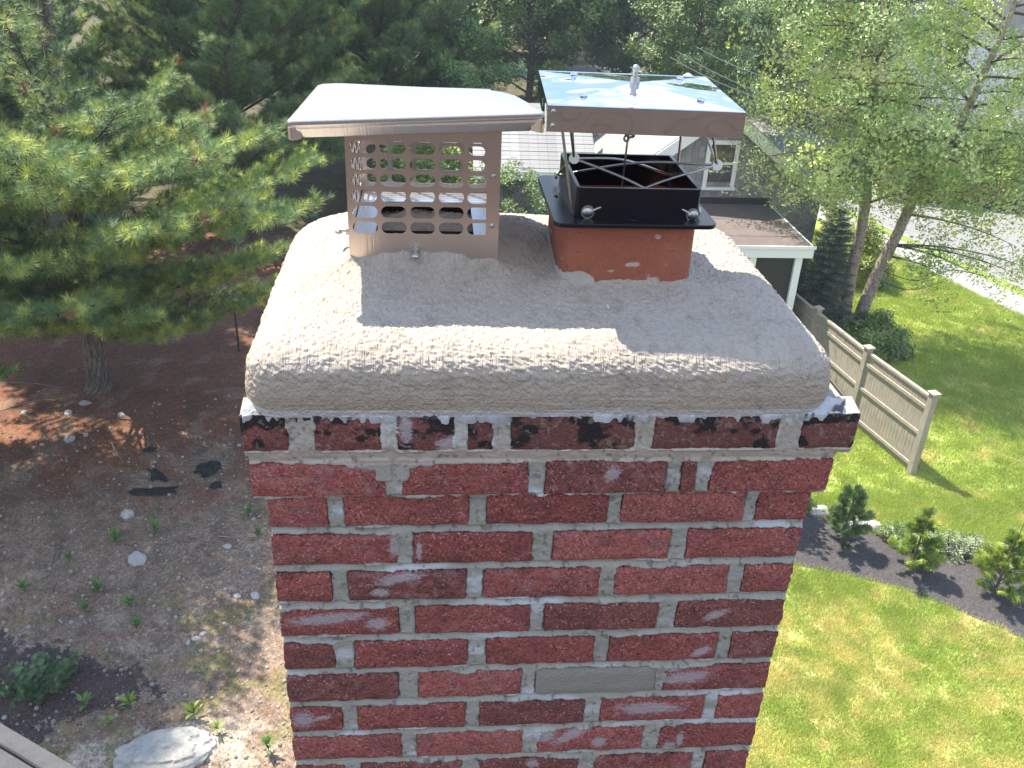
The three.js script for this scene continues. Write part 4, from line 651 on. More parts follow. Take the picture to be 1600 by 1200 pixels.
// a rosette of pine needles round a shoot that points along +y
function tuftGeo(seed, n, len, w) {
  const r = rng(seed), pos = []; for (let i = 0; i < n; i++) {
    const a = r() * 6.283, t = r(), by = 0.10 * t, el = mix(-0.15, 1.25, Math.pow(t, 1.2)) + (r() - 0.5) * 0.5, l = len * (0.75 + 0.4 * r());
    const d = V(Math.cos(a) * Math.cos(el), Math.sin(el), Math.sin(a) * Math.cos(el)), sd = V(-Math.sin(a), 0, Math.cos(a)).multiplyScalar(w / 2), b = V(0, by, 0), e = b.clone().addScaledVector(d, l); e.y -= 0.02 * l;
    const b1 = b.clone().add(sd), b2 = b.clone().sub(sd); pos.push(b1.x, b1.y, b1.z, b2.x, b2.y, b2.z, e.x, e.y, e.z);
  }
  const g = new THREE.BufferGeometry(); g.setAttribute('position', new THREE.Float32BufferAttribute(pos, 3)); g.computeVertexNormals(); return g;
}
const tuft = tuftGeo(3, 46, 0.175, 0.0135);
// a leafy twig of folded leaves along +y
function sprayGeo(seed, n, len, ls, spread, droop) {
  const r = rng(seed), pos = []; for (let i = 0; i < n; i++) {
    const t = Math.pow(r(), 0.8), a = r() * 6.283, rad = spread * (0.25 + 0.75 * r()) * (1 - 0.5 * t), c = V(Math.cos(a) * rad, t * len - droop * rad, Math.sin(a) * rad);
    const out = V(Math.cos(a) + (r() - 0.5), 0.5 - droop * 1.4 + (r() - 0.5) * 0.9, Math.sin(a) + (r() - 0.5)).normalize(), nrm = V(r() - 0.5, 0.9, r() - 0.5).normalize(), side = out.clone().cross(nrm).normalize(), s = ls * (0.7 + 0.6 * r()), f = nrm.clone().multiplyScalar(s * 0.14);
    const A = c, B = c.clone().addScaledVector(out, s), L1 = c.clone().addScaledVector(out, s * 0.42).addScaledVector(side, s * 0.33).add(f), L2 = c.clone().addScaledVector(out, s * 0.42).addScaledVector(side, -s * 0.33).add(f);
    pos.push(A.x, A.y, A.z, L1.x, L1.y, L1.z, B.x, B.y, B.z, A.x, A.y, A.z, B.x, B.y, B.z, L2.x, L2.y, L2.z);
  }
  const g = new THREE.BufferGeometry(); g.setAttribute('position', new THREE.Float32BufferAttribute(pos, 3)); g.computeVertexNormals(); return g;
}
const PINE_A = [0.13, 0.235, 0.085], PINE_B = [0.26, 0.37, 0.09], PINE_TIP = [0.56, 0.60, 0.12], PINE_DEAD = [0.26, 0.11, 0.045];
// one bough: wood curves out from the trunk, side twigs carry the rosettes
function bough(T, from, tip, r, wood, ms, cs, dens = 1, freshSunlit = 1) {  // share of yellow tips: new growth, plus sunlit tufts put into the colour
  const d = tip.clone().sub(from), L = d.length(), mid = from.clone().lerp(tip, 0.5).add(V(0, -0.06 * L, 0)), c = new THREE.QuadraticBezierCurve3(from, mid, tip), dir = d.clone().normalize(), side = dir.clone().cross(UP).normalize();
  wood.push(taperTube(c, (t) => 0.035 * (1 - t) + 0.007, 8, 5));
  const put = (p, v, s, tipness) => { const e = v.clone().add(V(0, 0.55, 0)).add(V(r() - 0.5, (r() - 0.5) * 0.5, r() - 0.5).multiplyScalar(0.7)); ms.push(frame(p, e, s * (0.8 + 0.45 * r()), r() * 6.28)); const k = r(); let col = mix3(PINE_A, PINE_B, k); if (r() < (0.24 * tipness + 0.05) * freshSunlit) col = mix3(col, PINE_TIP, 0.35 + 0.6 * r()); if (r() < 0.012) col = PINE_DEAD; cs.push(lin(...col)); };
  const nT = Math.round(L / 0.17 * dens);
  for (let i = 0; i < nT; i++) {
    const t = 0.22 + 0.78 * (i + r()) / nT, p = c.getPointAt(clamp(t)), sg = i % 2 ? 1 : -1, l = (0.30 + 0.30 * L * (1 - t) + 0.12 * r()) * clamp((t - 0.1) * 3, 0.3, 1), v = dir.clone().multiplyScalar(0.75).addScaledVector(side, sg * (0.65 + 0.3 * r())).add(V(0, 0.10 + (r() - 0.6) * 0.35, 0)).normalize(), e = p.clone().addScaledVector(v, l);
    if (l > 0.3) wood.push(taperTube(new THREE.LineCurve3(p, e), (q) => 0.009 * (1 - q) + 0.003, 1, 3));
    const m = Math.max(1, Math.round(l / 0.15)); for (let k = 0; k < m; k++) { const f = (k + 1) / m; put(p.clone().lerp(e, f), v, 0.95, f > 0.9 ? 1 : 0); if (r() < 0.65) { const v2 = v.clone().addScaledVector(dir.clone().cross(v).cross(v), 0).add(V(r() - 0.5, r() * 0.5 - 0.1, r() - 0.5).multiplyScalar(1.3)).normalize(); put(p.clone().lerp(e, f).addScaledVector(v2, 0.13 + 0.12 * r()), v2, 0.85, 0.5); } }
  }
  put(tip, dir, 1.1, 1); put(tip.clone().addScaledVector(dir, -0.15), dir, 1.0, 1);
}
function pineTree(name, label, base, height, r0, seed, opt) {
  const T = thing(name, label, 'pine tree', base, 0, 'pine trees'), r = rng(seed), wood = [], ms = [], cs = [], lean = opt.lean || V(0, 0, 0);
  const axis = new THREE.CatmullRomCurve3([V(0, -0.1, 0), V(0.03, height * 0.25, 0.02), V(-0.04, height * 0.55, 0), V(0.03, height, 0)].map((p) => p.add(lean.clone().multiplyScalar(p.y / height))));
  part('trunk', taperTube(axis, (t) => r0 * (1 - 0.82 * t) + (t < 0.04 ? r0 * 0.55 * (1 - t / 0.04) ** 2 : 0), 60, 18, 0.16, seed), M.bark, T);
  const inv = V(...base);
  for (const [x, y, z] of opt.tips || []) { const tip = V(x, y, z).sub(inv), hz2 = Math.hypot(tip.x, tip.z), y0 = clamp(tip.y - 0.10 * hz2 + 0.1, 0.5, height); bough(T, axis.getPoint(clamp(y0 / height)), tip, r, wood, ms, cs, 1.15, 1.9); }
  for (let y = opt.low; y < height - 0.3; y += opt.step || 0.62) {
    const n = opt.n || 5, a0 = r() * 6.28, Lm = (opt.reach || 3.4) * Math.pow(clamp(1 - (y - opt.low * 0.6) / (height * 1.03 - opt.low * 0.6)), opt.taper || 0.62);
    for (let k = 0; k < n; k++) { const a = a0 + k * 6.283 / n + (r() - 0.5) * 0.5, L = Lm * (0.7 + 0.45 * r()) + 0.25, tip = V(Math.cos(a) * L, y + L * (0.10 + 0.22 * r() + (y / height) * 0.2) - 0.1, Math.sin(a) * L); if (opt.skip && opt.skip(tip.clone().add(inv))) continue; bough(T, axis.getPoint(clamp(y / height)), tip, r, wood, ms, cs, opt.dens || 1); }
  }
  part('limbs', merge(wood), M.twig, T);
  instances('crown', tuft, M.needle, ms, cs, T); return T;
}
const TIPS = [[-5.37, 6.72, -10.74], [-5.1, 6.21, -11.29], [-4.56, 6.62, -13.78], [-3.94, 6.03, -15.42], [-2.55, 6.2, -13.71], [-3.04, 6.3, -12.02], [-1.95, 5.14, -13.17], [-2.98, 5.12, -13.28], [-3.82, 5.23, -12.0], [-4.65, 3.47, -12.71], [-5.28, 4.14, -11.51], [-5.9, 4.88, -11.2], [-3.88, 2.24, -15.7], [-2.65, 3.89, -14.57], [-4.32, 2.5, -14.59], [-5.4, 6.0, -11.0], [-4.9, 4.64, -12.4], [-2.3, 4.7, -18.05], [-2.91, 2.58, -16.06], [-6.6, 3.6, -12.0], [-7.4, 4.2, -12.2], [-3.4, 3.4, -14.9], [-5.6, 3.0, -13.4]];
pineTree('pine_tree', 'nearest pine with bright needle tips over the litter, left of the chimney', [-6.9, 0, -16.67], 13, 0.23, 41, { low: 3.2, reach: 3.7, taper: 1.35, step: 0.95, n: 4, dens: 0.85, tips: TIPS, lean: V(0.75, 0, 0.1), skip: (p) => (p.y < 4 && p.z > -16) || (p.y > 7.2 && -0.667 * (p.x + 6.9) - 0.745 * (p.z + 16.67) > -1.2) });
const pB = pineTree('pine_tree', 'dark shaded pine with straight trunk behind the nearest pine', [-5.6, 0, -26.0], 17, 0.27, 57, { low: 2.6, reach: 4.2, n: 6, step: 0.6 });
copyOf(pB, [-11.2, 0, -23.5], 2.1, 0.98, 'pine at the left edge, behind the nearest pine');
copyOf(pB, [-1.6, 0, -31.5], 4.0, 0.92, 'pine left of the silver cap, the one nearest the broadleaf wood');
copyOf(pB, [-9.9, 0, -13.2], 1.2, 0.88, 'pine mostly outside the left edge, shading the needle litter');
copyOf(pB, [-16.5, 0, -32], 5.1, 1.05, 'pine far back at the top left corner');
copyOf(pB, [-8.6, 0, -36], 0.6, 1.0, 'pine in the back row above the nearest pine');
{ // more of the wood further back
  copyOf(pB, [-4.2, 0, -41], 3.3, 1.05, 'pine in the back row left of the wood');
}

// broadleaf trees
const sprayWood = sprayGeo(11, 46, 0.62, 0.15, 0.42, 0.1), sprayFine = sprayGeo(12, 34, 0.55, 0.086, 0.30, 0.42), sprayBush = sprayGeo(13, 34, 0.22, 0.07, 0.16, 0.1);
function leafTree(name, label, category, base, h, R, seed, o) {
  const T = thing(name, label, category, base, 0, o.group), r = rng(seed), wood = [], ms = [], cs = [], ax = new THREE.CatmullRomCurve3([V(0, -0.1, 0), V(0.15 * (r() - 0.5), h * 0.3, 0.1), V(0.5 * (r() - 0.5), h * 0.6, 0), V(0, h * 0.92, 0)]);
  part('trunk', taperTube(ax, (t) => (o.r0 || 0.18) * (1 - 0.85 * t) + 0.01, 16, 10, 0.1, seed), o.bark || M.bark, T);
  const n = o.limbs || 34;
  for (let i = 0; i < n; i++) {
    const t = mix(o.from || 0.22, 0.97, (i + r()) / n), p = ax.getPoint(t), a = i * 2.4 + r(), prof = Math.sin(Math.PI * clamp((t - (o.from || 0.22)) / (1 - (o.from || 0.22)) * 0.82 + 0.16)), L = R * prof * (0.65 + 0.5 * r()) + 0.3, d = V(Math.cos(a), 0.30 + 0.45 * r(), Math.sin(a)).normalize(), e = p.clone().addScaledVector(d, L);
    wood.push(taperTube(new THREE.QuadraticBezierCurve3(p, p.clone().lerp(e, 0.5).add(V(0, -0.1, 0)), e), (q) => 0.05 * (1 - q) + 0.008, 4, 4));
    const m = Math.round((o.dens || 9) * L); for (let k = 0; k < m; k++) { const f = Math.pow(r(), 0.6), c = p.clone().lerp(e, 0.25 + 0.8 * f).add(V((r() - 0.5), (r() - 0.5) * 0.7, (r() - 0.5)).multiplyScalar(0.42 * L)), v = V(r() - 0.5, 0.2 + r() * 0.6, r() - 0.5).add(d.clone().multiplyScalar(0.6)); ms.push(frame(c, v, (o.s || 1) * (0.75 + 0.5 * r()), r() * 6.28)); cs.push(lin(...mix3(o.c0, o.c1, r()))); }
  }
  part('limbs', merge(wood), M.twig, T); instances('crown', o.spray || sprayWood, M.leaf, ms, cs, T); return T;
}
const woodG = 'broadleaf trees of the wood';
const W1 = leafTree('broadleaf_tree', 'dense green tree in the wood above the silver cap', 'tree', [4.6, 0, -42], 12, 3.6, 71, { c0: [0.13, 0.22, 0.06], c1: [0.30, 0.41, 0.12], from: 0.12, limbs: 46, group: woodG });
const W2 = leafTree('broadleaf_tree', 'bluish green tree in the wood above the mirror lid', 'tree', [9.4, 0, -44], 13, 3.9, 72, { c0: [0.11, 0.205, 0.085], c1: [0.24, 0.35, 0.14], from: 0.14, limbs: 46, group: woodG });
[[W1, 14.2, -41, 1.3, 1.0, 'tree in the wood between the mirror lid and the birch'], [W2, 1.4, -47, 2.2, 1.05, 'tree in the wood behind the small sapling'], [W1, 18.5, -46, 4.1, 1.15, 'tree in the wood behind the top of the birch'], [W2, 7.0, -52, 0.7, 1.1, 'tree in the second row of the wood, above the mirror lid'], [W1, -2.2, -52, 5.2, 1.1, 'tree in the second row of the wood beside the pines'], [W2, 13.0, -54, 3.2, 1.1, 'tree in the second row of the wood, right of the mirror lid'], [W1, 24.5, -50, 2.9, 1.2, 'tree behind the white house, near the top right corner'], [W2, 31, -48, 1.9, 1.2, 'tree behind the white house, at the right edge'], [W1, -9, -53, 1.1, 1.15, 'tree in the second row behind the pines'], [W2, 19, -60, 4.4, 1.25, 'tree at the far back of the wood behind the birch'], [W1, 3, -64, 0.3, 1.3, 'tree at the far back of the wood, left'], [W2, -14, -62, 3.0, 1.3, 'tree at the far back behind the pines'], [W1, 10.6, -36.5, 2.6, 0.72, 'lower tree at the front of the wood, right of the mirror lid']].forEach(([p, x, z, a, s, l]) => copyOf(p, [x, 0, z], a, s, l));
leafTree('sapling', 'slender pale green sapling above the silver cap', 'tree', [1.15, 0, -30.5], 6.6, 1.45, 83, { c0: [0.12, 0.22, 0.055], c1: [0.20, 0.32, 0.08], from: 0.25, limbs: 26, dens: 14, s: 0.62, r0: 0.06 });

// the birch: two leaning stems, drooping leafy twigs
{
  const base = V(11.1, 0, -20), T = thing('birch_tree', 'leafy two-stemmed birch by the fence with peeling bark', 'birch tree', base.toArray()), r = rng(33), wood = [], ms = [], cs = [];
  const S = [[[11.0, -0.1, -20.06], [10.87, 1.5, -20.0], [10.8, 2.97, -19.9], [10.45, 5.25, -19.8], [10.05, 7.4, -19.7], [9.9, 9.6, -19.6]], [[11.25, -0.1, -19.9], [11.44, 1.59, -19.8], [11.64, 2.64, -19.7], [11.85, 4.15, -19.5], [12.15, 5.04, -19.3], [12.4, 7.0, -19.0], [12.7, 9.4, -18.8]]].map((l) => new THREE.CatmullRomCurve3(l.map((p) => V(...p).sub(base))));
  for (const c of S) part('trunk', taperTube(c, (t) => 0.155 * (1 - 0.85 * t) + 0.012 + (t < 0.05 ? 0.06 * (1 - t / 0.05) : 0), 40, 12, 0.2, 4), M.birchBark, T);
  const leafy = (p, e, n) => { const L = p.distanceTo(e), c = new THREE.QuadraticBezierCurve3(p, p.clone().lerp(e, 0.5).add(V(0, 0.10 * L, 0)), e); wood.push(taperTube(c, (q) => 0.030 * (1 - q) + 0.005, 8, 5)); for (let k = 0; k < n; k++) { const f = 0.25 + 0.75 * Math.pow(r(), 0.75), a = c.getPointAt(clamp(f)), o = V(r() - 0.5, (r() - 0.62) * 0.9, r() - 0.5).multiplyScalar(1.25 * (0.35 + 0.65 * f)), q2 = a.clone().add(o); if (r() < 0.5) wood.push(taperTube(new THREE.LineCurve3(a, q2), (t) => 0.006 * (1 - t) + 0.002, 1, 3)); const v = o.clone().normalize().add(e.clone().sub(p).normalize().multiplyScalar(0.7)).add(V(0, -0.25, 0)); ms.push(frame(q2, v, 0.75 + 0.5 * r(), r() * 6.28)); const k2 = r(); cs.push(lin(...(k2 < 0.1 ? mix3([0.50, 0.60, 0.12], [0.66, 0.70, 0.15], r()) : mix3([0.22, 0.34, 0.085], [0.55, 0.64, 0.26], r())))); } };
  const tipsAt = [[7.5, 7.3, -19.5], [7.4, 6.1, -19.3], [7.3, 5.2, -19.8], [7.6, 4.5, -19.5], [8.3, 4.5, -19.2], [9.1, 4.2, -19], [8.6, 7.9, -19.5], [8.3, 6.6, -18.4], [8.6, 5.6, -18], [9.2, 4.6, -18.2], [14.5, 2.0, -19.0], [12.9, 2.3, -18.2], [13.7, 3.0, -18.2], [12.6, 2.0, -18.9], [13.6, 4.4, -17.9], [15.3, 1.9, -19.5], [14.6, 3.6, -19.8], [15.4, 4.8, -19.5], [14.9, 6.2, -19], [14.4, 7.4, -18.6], [10.8, 4.6, -18.2]];
  for (const t of tipsAt) { const tip = V(...t).sub(base), c = t[0] < 11 ? S[0] : S[1]; let bt = 0.3, bd = 9; for (let q = 0.25; q < 0.95; q += 0.05) { const p = c.getPoint(q), dd = Math.abs(p.y - (tip.y - 0.05 + 0.12 * p.distanceTo(tip))); if (dd < bd) { bd = dd; bt = q; } } leafy(c.getPoint(bt), tip, t[1] < 3 ? 15 : 26); }
  for (const c of S) for (let i = 0; i < 34; i++) { const t = 0.43 + 0.55 * (i + r()) / 34, p = c.getPoint(t), a = i * 2.4 + r(), L = (1.2 + 2.4 * r()) * (1.25 - 0.55 * t), e = p.clone().add(V(Math.cos(a) * L, L * (0.45 * r() + 0.02), Math.sin(a) * L)); leafy(p, e, Math.round(10 * L)); }
  part('limbs', merge(wood), M.twig, T); instances('crown', sprayFine, M.leaf, ms, cs, T);
  // two bare low shoots
  for (const g of [tube([V(11.5, 1.75, -19.7), V(12.2, 1.65, -19.3), V(12.9, 2.05, -19.0), V(13.6, 2.0, -18.8)].map((p) => p.sub(base)), 0.012, 14, 5), tube([V(11.45, 1.5, -19.7), V(12.1, 1.4, -19.3), V(12.8, 1.7, -19.1)].map((p) => p.sub(base)), 0.011, 12, 5)]) part('low_shoot', g, M.twig, T);
}
// shrubs
function shrub(name, label, category, base, w, h, seed, n, s, c0, c1, group, spray = sprayBush) {
  const T = thing(name, label, category, base, 0, group), r = rng(seed), ms = [], cs = [], wood = [];
  for (let i = 0; i < 9; i++) { const a = i * 2.4 + r(), e = V(Math.cos(a) * w * 0.35, h * (0.5 + 0.35 * r()), Math.sin(a) * w * 0.35); wood.push(taperTube(new THREE.LineCurve3(V(0, 0, 0), e), (q) => 0.018 * (1 - q) + 0.004, 2, 4)); }
  for (let i = 0; i < n; i++) { const a = r() * 6.283, el = Math.acos(1 - r() * 1.05), k = (0.62 + 0.42 * r()) * (0.8 + 0.4 * fbm(Math.cos(a) * 2 + 5 + seed, Math.sin(a) * 2 + el * 2 + 5, 2)), p = V(Math.cos(a) * Math.sin(el) * w / 2 * k, Math.max(0.03, Math.cos(el) * h * k), Math.sin(a) * Math.sin(el) * w / 2 * k); ms.push(frame(p, p.clone().add(V(0, 0.25 * h, 0)).add(V(r() - 0.5, r() - 0.5, r() - 0.5).multiplyScalar(0.4 * w)), s * (0.7 + 0.6 * r()), r() * 6.28)); cs.push(lin(...mix3(c0, c1, r()))); }
  part('stems', merge(wood), M.twig, T); instances('foliage', spray, M.leaf, ms, cs, T); return T;
}
shrub('shrub', 'dark leafy shrub at the foot of the birch behind the fence', 'shrub', [11.1, 0, -18.7], 1.7, 0.85, 1, 260, 1.0, [0.10, 0.18, 0.04], [0.22, 0.31, 0.08], 'shrubs in the yard');
shrub('shrub', 'yellow-green shrub beside the birch trunks near the path', 'shrub', [12.7, 0, -23.6], 1.9, 1.7, 2, 260, 1.2, [0.20, 0.26, 0.03], [0.36, 0.40, 0.05], 'shrubs in the yard');
shrub('shrub', 'round dark bush in front of the white house', 'shrub', [22.9, 0, -31.4], 3.4, 2.6, 3, 520, 1.5, [0.05, 0.10, 0.025], [0.10, 0.16, 0.04], 'shrubs in the yard');
shrub('shrub', 'green bush with climbing leaves between the two flue caps', 'shrub', [2.7, 0, -18.8], 3.4, 3.0, 4, 900, 1.15, [0.14, 0.26, 0.05], [0.30, 0.44, 0.09], 'shrubs in the yard');
shrub('shrub', 'tall leafy bush seen through the oval holes of the silver cap', 'shrub', [0.0, 0, -22.6], 3.2, 4.4, 5, 1100, 1.4, [0.17, 0.28, 0.05], [0.40, 0.50, 0.10], 'shrubs in the yard');
shrub('climbing_vine', 'loose vine creeping up the pale roof left of the mirror lid', 'vine', [2.0, 2.4, -20.55], 2.6, 1.7, 6, 150, 1.0, [0.12, 0.20, 0.04], [0.24, 0.34, 0.08]);
shrub('shrub', 'low bush left of the silver cap under the pine', 'shrub', [-1.9, 0, -21.5], 2.4, 1.4, 9, 320, 1.1, [0.06, 0.12, 0.03], [0.12, 0.19, 0.05], 'shrubs in the yard');
// young tree close behind the chimney: its shade falls on the bed
shrub('young_tree', 'young tree hidden behind the chimney, shading the mulch bed', 'tree', [5.3, 0, -12.9], 2.0, 3.2, 7, 520, 1.5, [0.06, 0.12, 0.03], [0.12, 0.2, 0.05]);
// flat scaly sprays of the three cypress shrubs in the bed
const fan = (() => { const r = rng(5), pos = []; for (let i = 0; i < 46; i++) { const a = (r() - 0.5) * 2.4, l = 0.09 + 0.13 * r(), b = V((r() - 0.5) * 0.02, r() * 0.05, (r() - 0.5) * 0.05), e = b.clone().add(V(Math.sin(a) * l, Math.cos(a) * l, (r() - 0.5) * 0.06)), m = b.clone().lerp(e, 0.55), s = V(Math.cos(a), -Math.sin(a), 0.2).multiplyScalar(0.0085); for (const t of [[b, m.clone().add(s), e], [b, e, m.clone().sub(s)]]) for (const p of t) pos.push(p.x, p.y, p.z); } const g = new THREE.BufferGeometry(); g.setAttribute('position', new THREE.Float32BufferAttribute(pos, 3)); g.computeVertexNormals(); return g; })();
function cypress(label, base, w, h, seed, c0, c1) {
  const T = thing('cypress_shrub', label, 'shrub', base, 0, 'young cypresses in the mulch bed'), r = rng(seed), ms = [], cs = [], wood = [tube([V(0, 0, 0), V(0.02, h * 0.5, 0), V(0.05, h * 0.97, 0.02)], (t) => 0.022 * (1 - t) + 0.004, 8, 5)];
  for (let i = 0; i < 38; i++) { const t = Math.pow(r(), 1.25), y = 0.05 + t * h * 0.95, L = (w / 2) * Math.pow(1 - t, 0.75) * (0.6 + 0.6 * r()) + 0.05, a = i * 2.4 + r(), d = V(Math.cos(a), 0.55 + 0.5 * t, Math.sin(a)).normalize(), p = V(0.03 * t, y * 0.82, 0), e = p.clone().addScaledVector(d, L); wood.push(taperTube(new THREE.LineCurve3(p, e), (q) => 0.006 * (1 - q) + 0.002, 1, 3)); for (let k = 0; k < 11; k++) { const f = 0.25 + 0.8 * r(); ms.push(frame(p.clone().lerp(e, f), d.clone().add(V(r() - 0.5, r() * 0.4 - 0.25, r() - 0.5)), 0.42 + 0.35 * r(), r() * 6.28)); cs.push(lin(...mix3(c0, c1, f > 0.75 ? 0.4 + 0.6 * r() : 0.5 * r()))); } }
  part('stem', merge(wood), M.twig, T); instances('foliage', fan, M.leaf, ms, cs, T);
}
cypress('dull green young cypress nearest the chimney in the mulch bed', [7.27, 0.06, -11.0], 0.9, 1.35, 61, [0.10, 0.18, 0.07], [0.24, 0.35, 0.12]);
cypress('bright green young cypress in the middle of the mulch bed', [8.19, 0.06, -10.3], 0.85, 1.4, 62, [0.18, 0.29, 0.05], [0.46, 0.56, 0.10]);
cypress('bright green young cypress at the right edge of the bed', [9.29, 0.06, -9.64], 0.95, 1.5, 63, [0.18, 0.29, 0.05], [0.48, 0.56, 0.10]);
{ // blue spruce beside the porch
  const T = thing('blue_spruce', 'small blue spruce between the porch and the birch', 'spruce', [10.0, 0, -19.6]), r = rng(64), ms = [], cs = [], wood = [tube([V(0, 0, 0), V(0, 1.6, 0), V(0, 3.5, 0)], (t) => 0.06 * (1 - t) + 0.006, 8, 6)], sg = tuftGeo(9, 40, 0.07, 0.008);
  for (let y = 0.2; y < 3.4; y += 0.17) for (let k = 0; k < 7; k++) { const L = 1.05 * (1 - y / 3.7) * (0.75 + 0.4 * r()), a = k * 0.9 + y * 9 + r() * 0.4, d = V(Math.cos(a), -0.08 + 0.35 * y / 3.5, Math.sin(a)), p = V(0, y, 0), e = p.clone().addScaledVector(d, L); wood.push(taperTube(new THREE.LineCurve3(p, e), (q) => 0.012 * (1 - q) + 0.003, 1, 3)); const m = Math.ceil(L / 0.09); for (let j = 0; j < m; j++) for (const sd of [-1, 0, 1]) { const f = (j + 1) / m, q2 = p.clone().lerp(e, f).add(V(-Math.sin(a), 0, Math.cos(a)).multiplyScalar(sd * 0.22 * (1.1 - f) * L)); ms.push(frame(q2, d.clone().add(V(-Math.sin(a), 0.2, Math.cos(a)).multiplyScalar(sd * 0.7)), 0.9 + 0.5 * r(), r() * 6)); cs.push(lin(...mix3([0.075, 0.12, 0.085], [0.19, 0.26, 0.22], f * r()))); } }
  part('trunk', merge(wood), M.twig, T); instances('crown', sg, M.needle, ms, cs, T);
}
{ // juniper by the roof corner, its ground-hugging arms
  const T = thing('juniper', 'spreading juniper in dark mulch at the lower left', 'shrub', [-5.0, 0.05, -8.2]), r = rng(66), ms = [], cs = [], wood = [];
  for (let i = 0; i < 26; i++) { const a = i * 2.4 + r() * 0.5, L = 0.28 + 0.36 * r(), d = V(Math.cos(a), 0.35 + 0.5 * r(), Math.sin(a)).normalize(), e = d.clone().multiplyScalar(L); wood.push(taperTube(new THREE.LineCurve3(V(0, 0, 0), e), (q) => 0.010 * (1 - q) + 0.003, 1, 4)); for (let k = 0; k < 30; k++) { const f = 0.25 + 0.8 * r(); ms.push(frame(e.clone().multiplyScalar(f).add(V(r() - 0.5, r() - 0.4, r() - 0.5).multiplyScalar(0.10)), d.clone().add(V(r() - 0.5, 0.2, r() - 0.5).multiplyScalar(0.8)), 0.24 + 0.2 * r(), r() * 6)); cs.push(lin(...mix3([0.13, 0.22, 0.10], [0.34, 0.46, 0.22], r() * f))); } }
  part('stems', merge(wood), M.twig, T); instances('foliage', fan, M.leaf, ms, cs, T);
}
{ // weeds, rocks, sticks, scraps on the yard
  const leafG = (() => { const pos = []; const W = [0, 0.012, 0.016, 0.011, 0], seg = 4; for (let i = 0; i < seg; i++) { const y = (t) => 0.035 * Math.sin(t * 2.2), a = i / seg, b = (i + 1) / seg, l = 0.13; const A = [[-W[i], y(a), a * l], [W[i], y(a), a * l], [W[i + 1], y(b), b * l], [-W[i + 1], y(b), b * l]]; for (const k of [0, 1, 2, 0, 2, 3]) pos.push(...A[k]); } const g = new THREE.BufferGeometry(); g.setAttribute('position', new THREE.Float32BufferAttribute(pos, 3)); g.computeVertexNormals(); return g; })();
  const r = rng(67), greens = [0, 1, 2].map((k) => phys('weed' + k, { color: lin(...[[0.10, 0.20, 0.035], [0.17, 0.28, 0.05], [0.28, 0.36, 0.05]][k]), roughness: 0.8, transmission: 0.3, thickness: 0 }));
  const where = [[-4.97, -11.33, 1.3, 0, 'weed beside the pale flat rock under the pines'], [-4.41, -11.58, 1.25, 0, 'weed just behind the pale flat rock'], [-4.88, -10.13, 1.1, 0, 'upper weed of the cluster in the dirt left of the chimney'], [-4.94, -9.71, 1, 0, 'left weed of the cluster in the dirt left of the chimney'], [-4.3, -9.76, 1.1, 0, 'weed with a pebble beside it in the bare dirt'], [-4.09, -9.34, 0.9, 0, 'small weed at the back edge of the mulch strip'], [-2.93, -11.95, 1.2, 0, 'upper weed close to the chimney side'], [-2.68, -11.41, 1.0, 0, 'lower weed close to the chimney side'], [-3.76, -7.84, 1.1, 2, 'bright weed at the near end of the mulch strip'], [-4.34, -7.84, 1.2, 1, 'long-leaved weed right of the juniper'], [-2.89, -7.64, 1.25, 2, 'bright weed growing beside the sunlit ledge rock'], [-3.97, -7.58, 0.8, 2, 'tiny bright weed left of the ledge rock'], [-5.98, -10.16, 1, 0, 'weed near the left edge above the mulch strip'], [-5.57, -10.91, 0.9, 0, 'weed left of the pale flat rock'], [-2.54, -7.37, 0.9, 1, 'weed at the right end of the ledge rock'], [-1.84, -7.04, 1.2, 0, 'weed at the foot of the chimney, bottom edge']];
  for (const [x, z, s, k, l] of where) { const T = thing('weed', l, 'weed', [x, soilY(x, z), z], r() * 6, 'weeds in the bare yard'); for (let i = 0; i < 14; i++) { const o = part('leaf', leafG, greens[(k + (r() < 0.25 ? 1 : 0)) % 3], T); o.rotation.set(-0.25 - 0.75 * r(), i * 2.4 + r() * 0.5, 0, 'YXZ'); const q2 = s * (0.75 + 0.7 * r()); o.scale.setScalar(q2); o.position.y = 0.02 + 0.10 * (i / 14) * s; } part('stem', tube([V(0, -0.02, 0), V(0.005, 0.06, 0), V(0, 0.13 * s, 0)], 0.004, 3, 4), greens[0], T); }
  const rockG = (seed, sx, sy, sz) => { const g = new THREE.IcosahedronGeometry(1, sx > 0.4 ? 14 : 1), p = g.attributes.position; for (let i = 0; i < p.count; i++) { const v = V().fromBufferAttribute(p, i), k = 0.62 + 0.75 * fbm(v.x * 1.6 + seed + 9, v.y * 1.4 + v.z * 1.9 + 9, sx > 0.4 ? 5 : 3); v.multiplyScalar(k); v.y = Math.round(v.y * 3.2) / 3.2 * 0.55 + v.y * 0.45; p.setXYZ(i, v.x * sx, v.y * sy, v.z * sz); } g.computeVertexNormals(); return metreUV(g, 2); };
  const rt = dataTex(256, 256, (i, j) => { const a = fbm(i / 20, j / 20, 5, 16), v = 0.32 + 0.26 * a; return [v, v * 0.96, v * 0.89]; }); mat('rock', { map: rt, roughness: 0.95, bumpMap: gritBump, bumpScale: 0.01 });
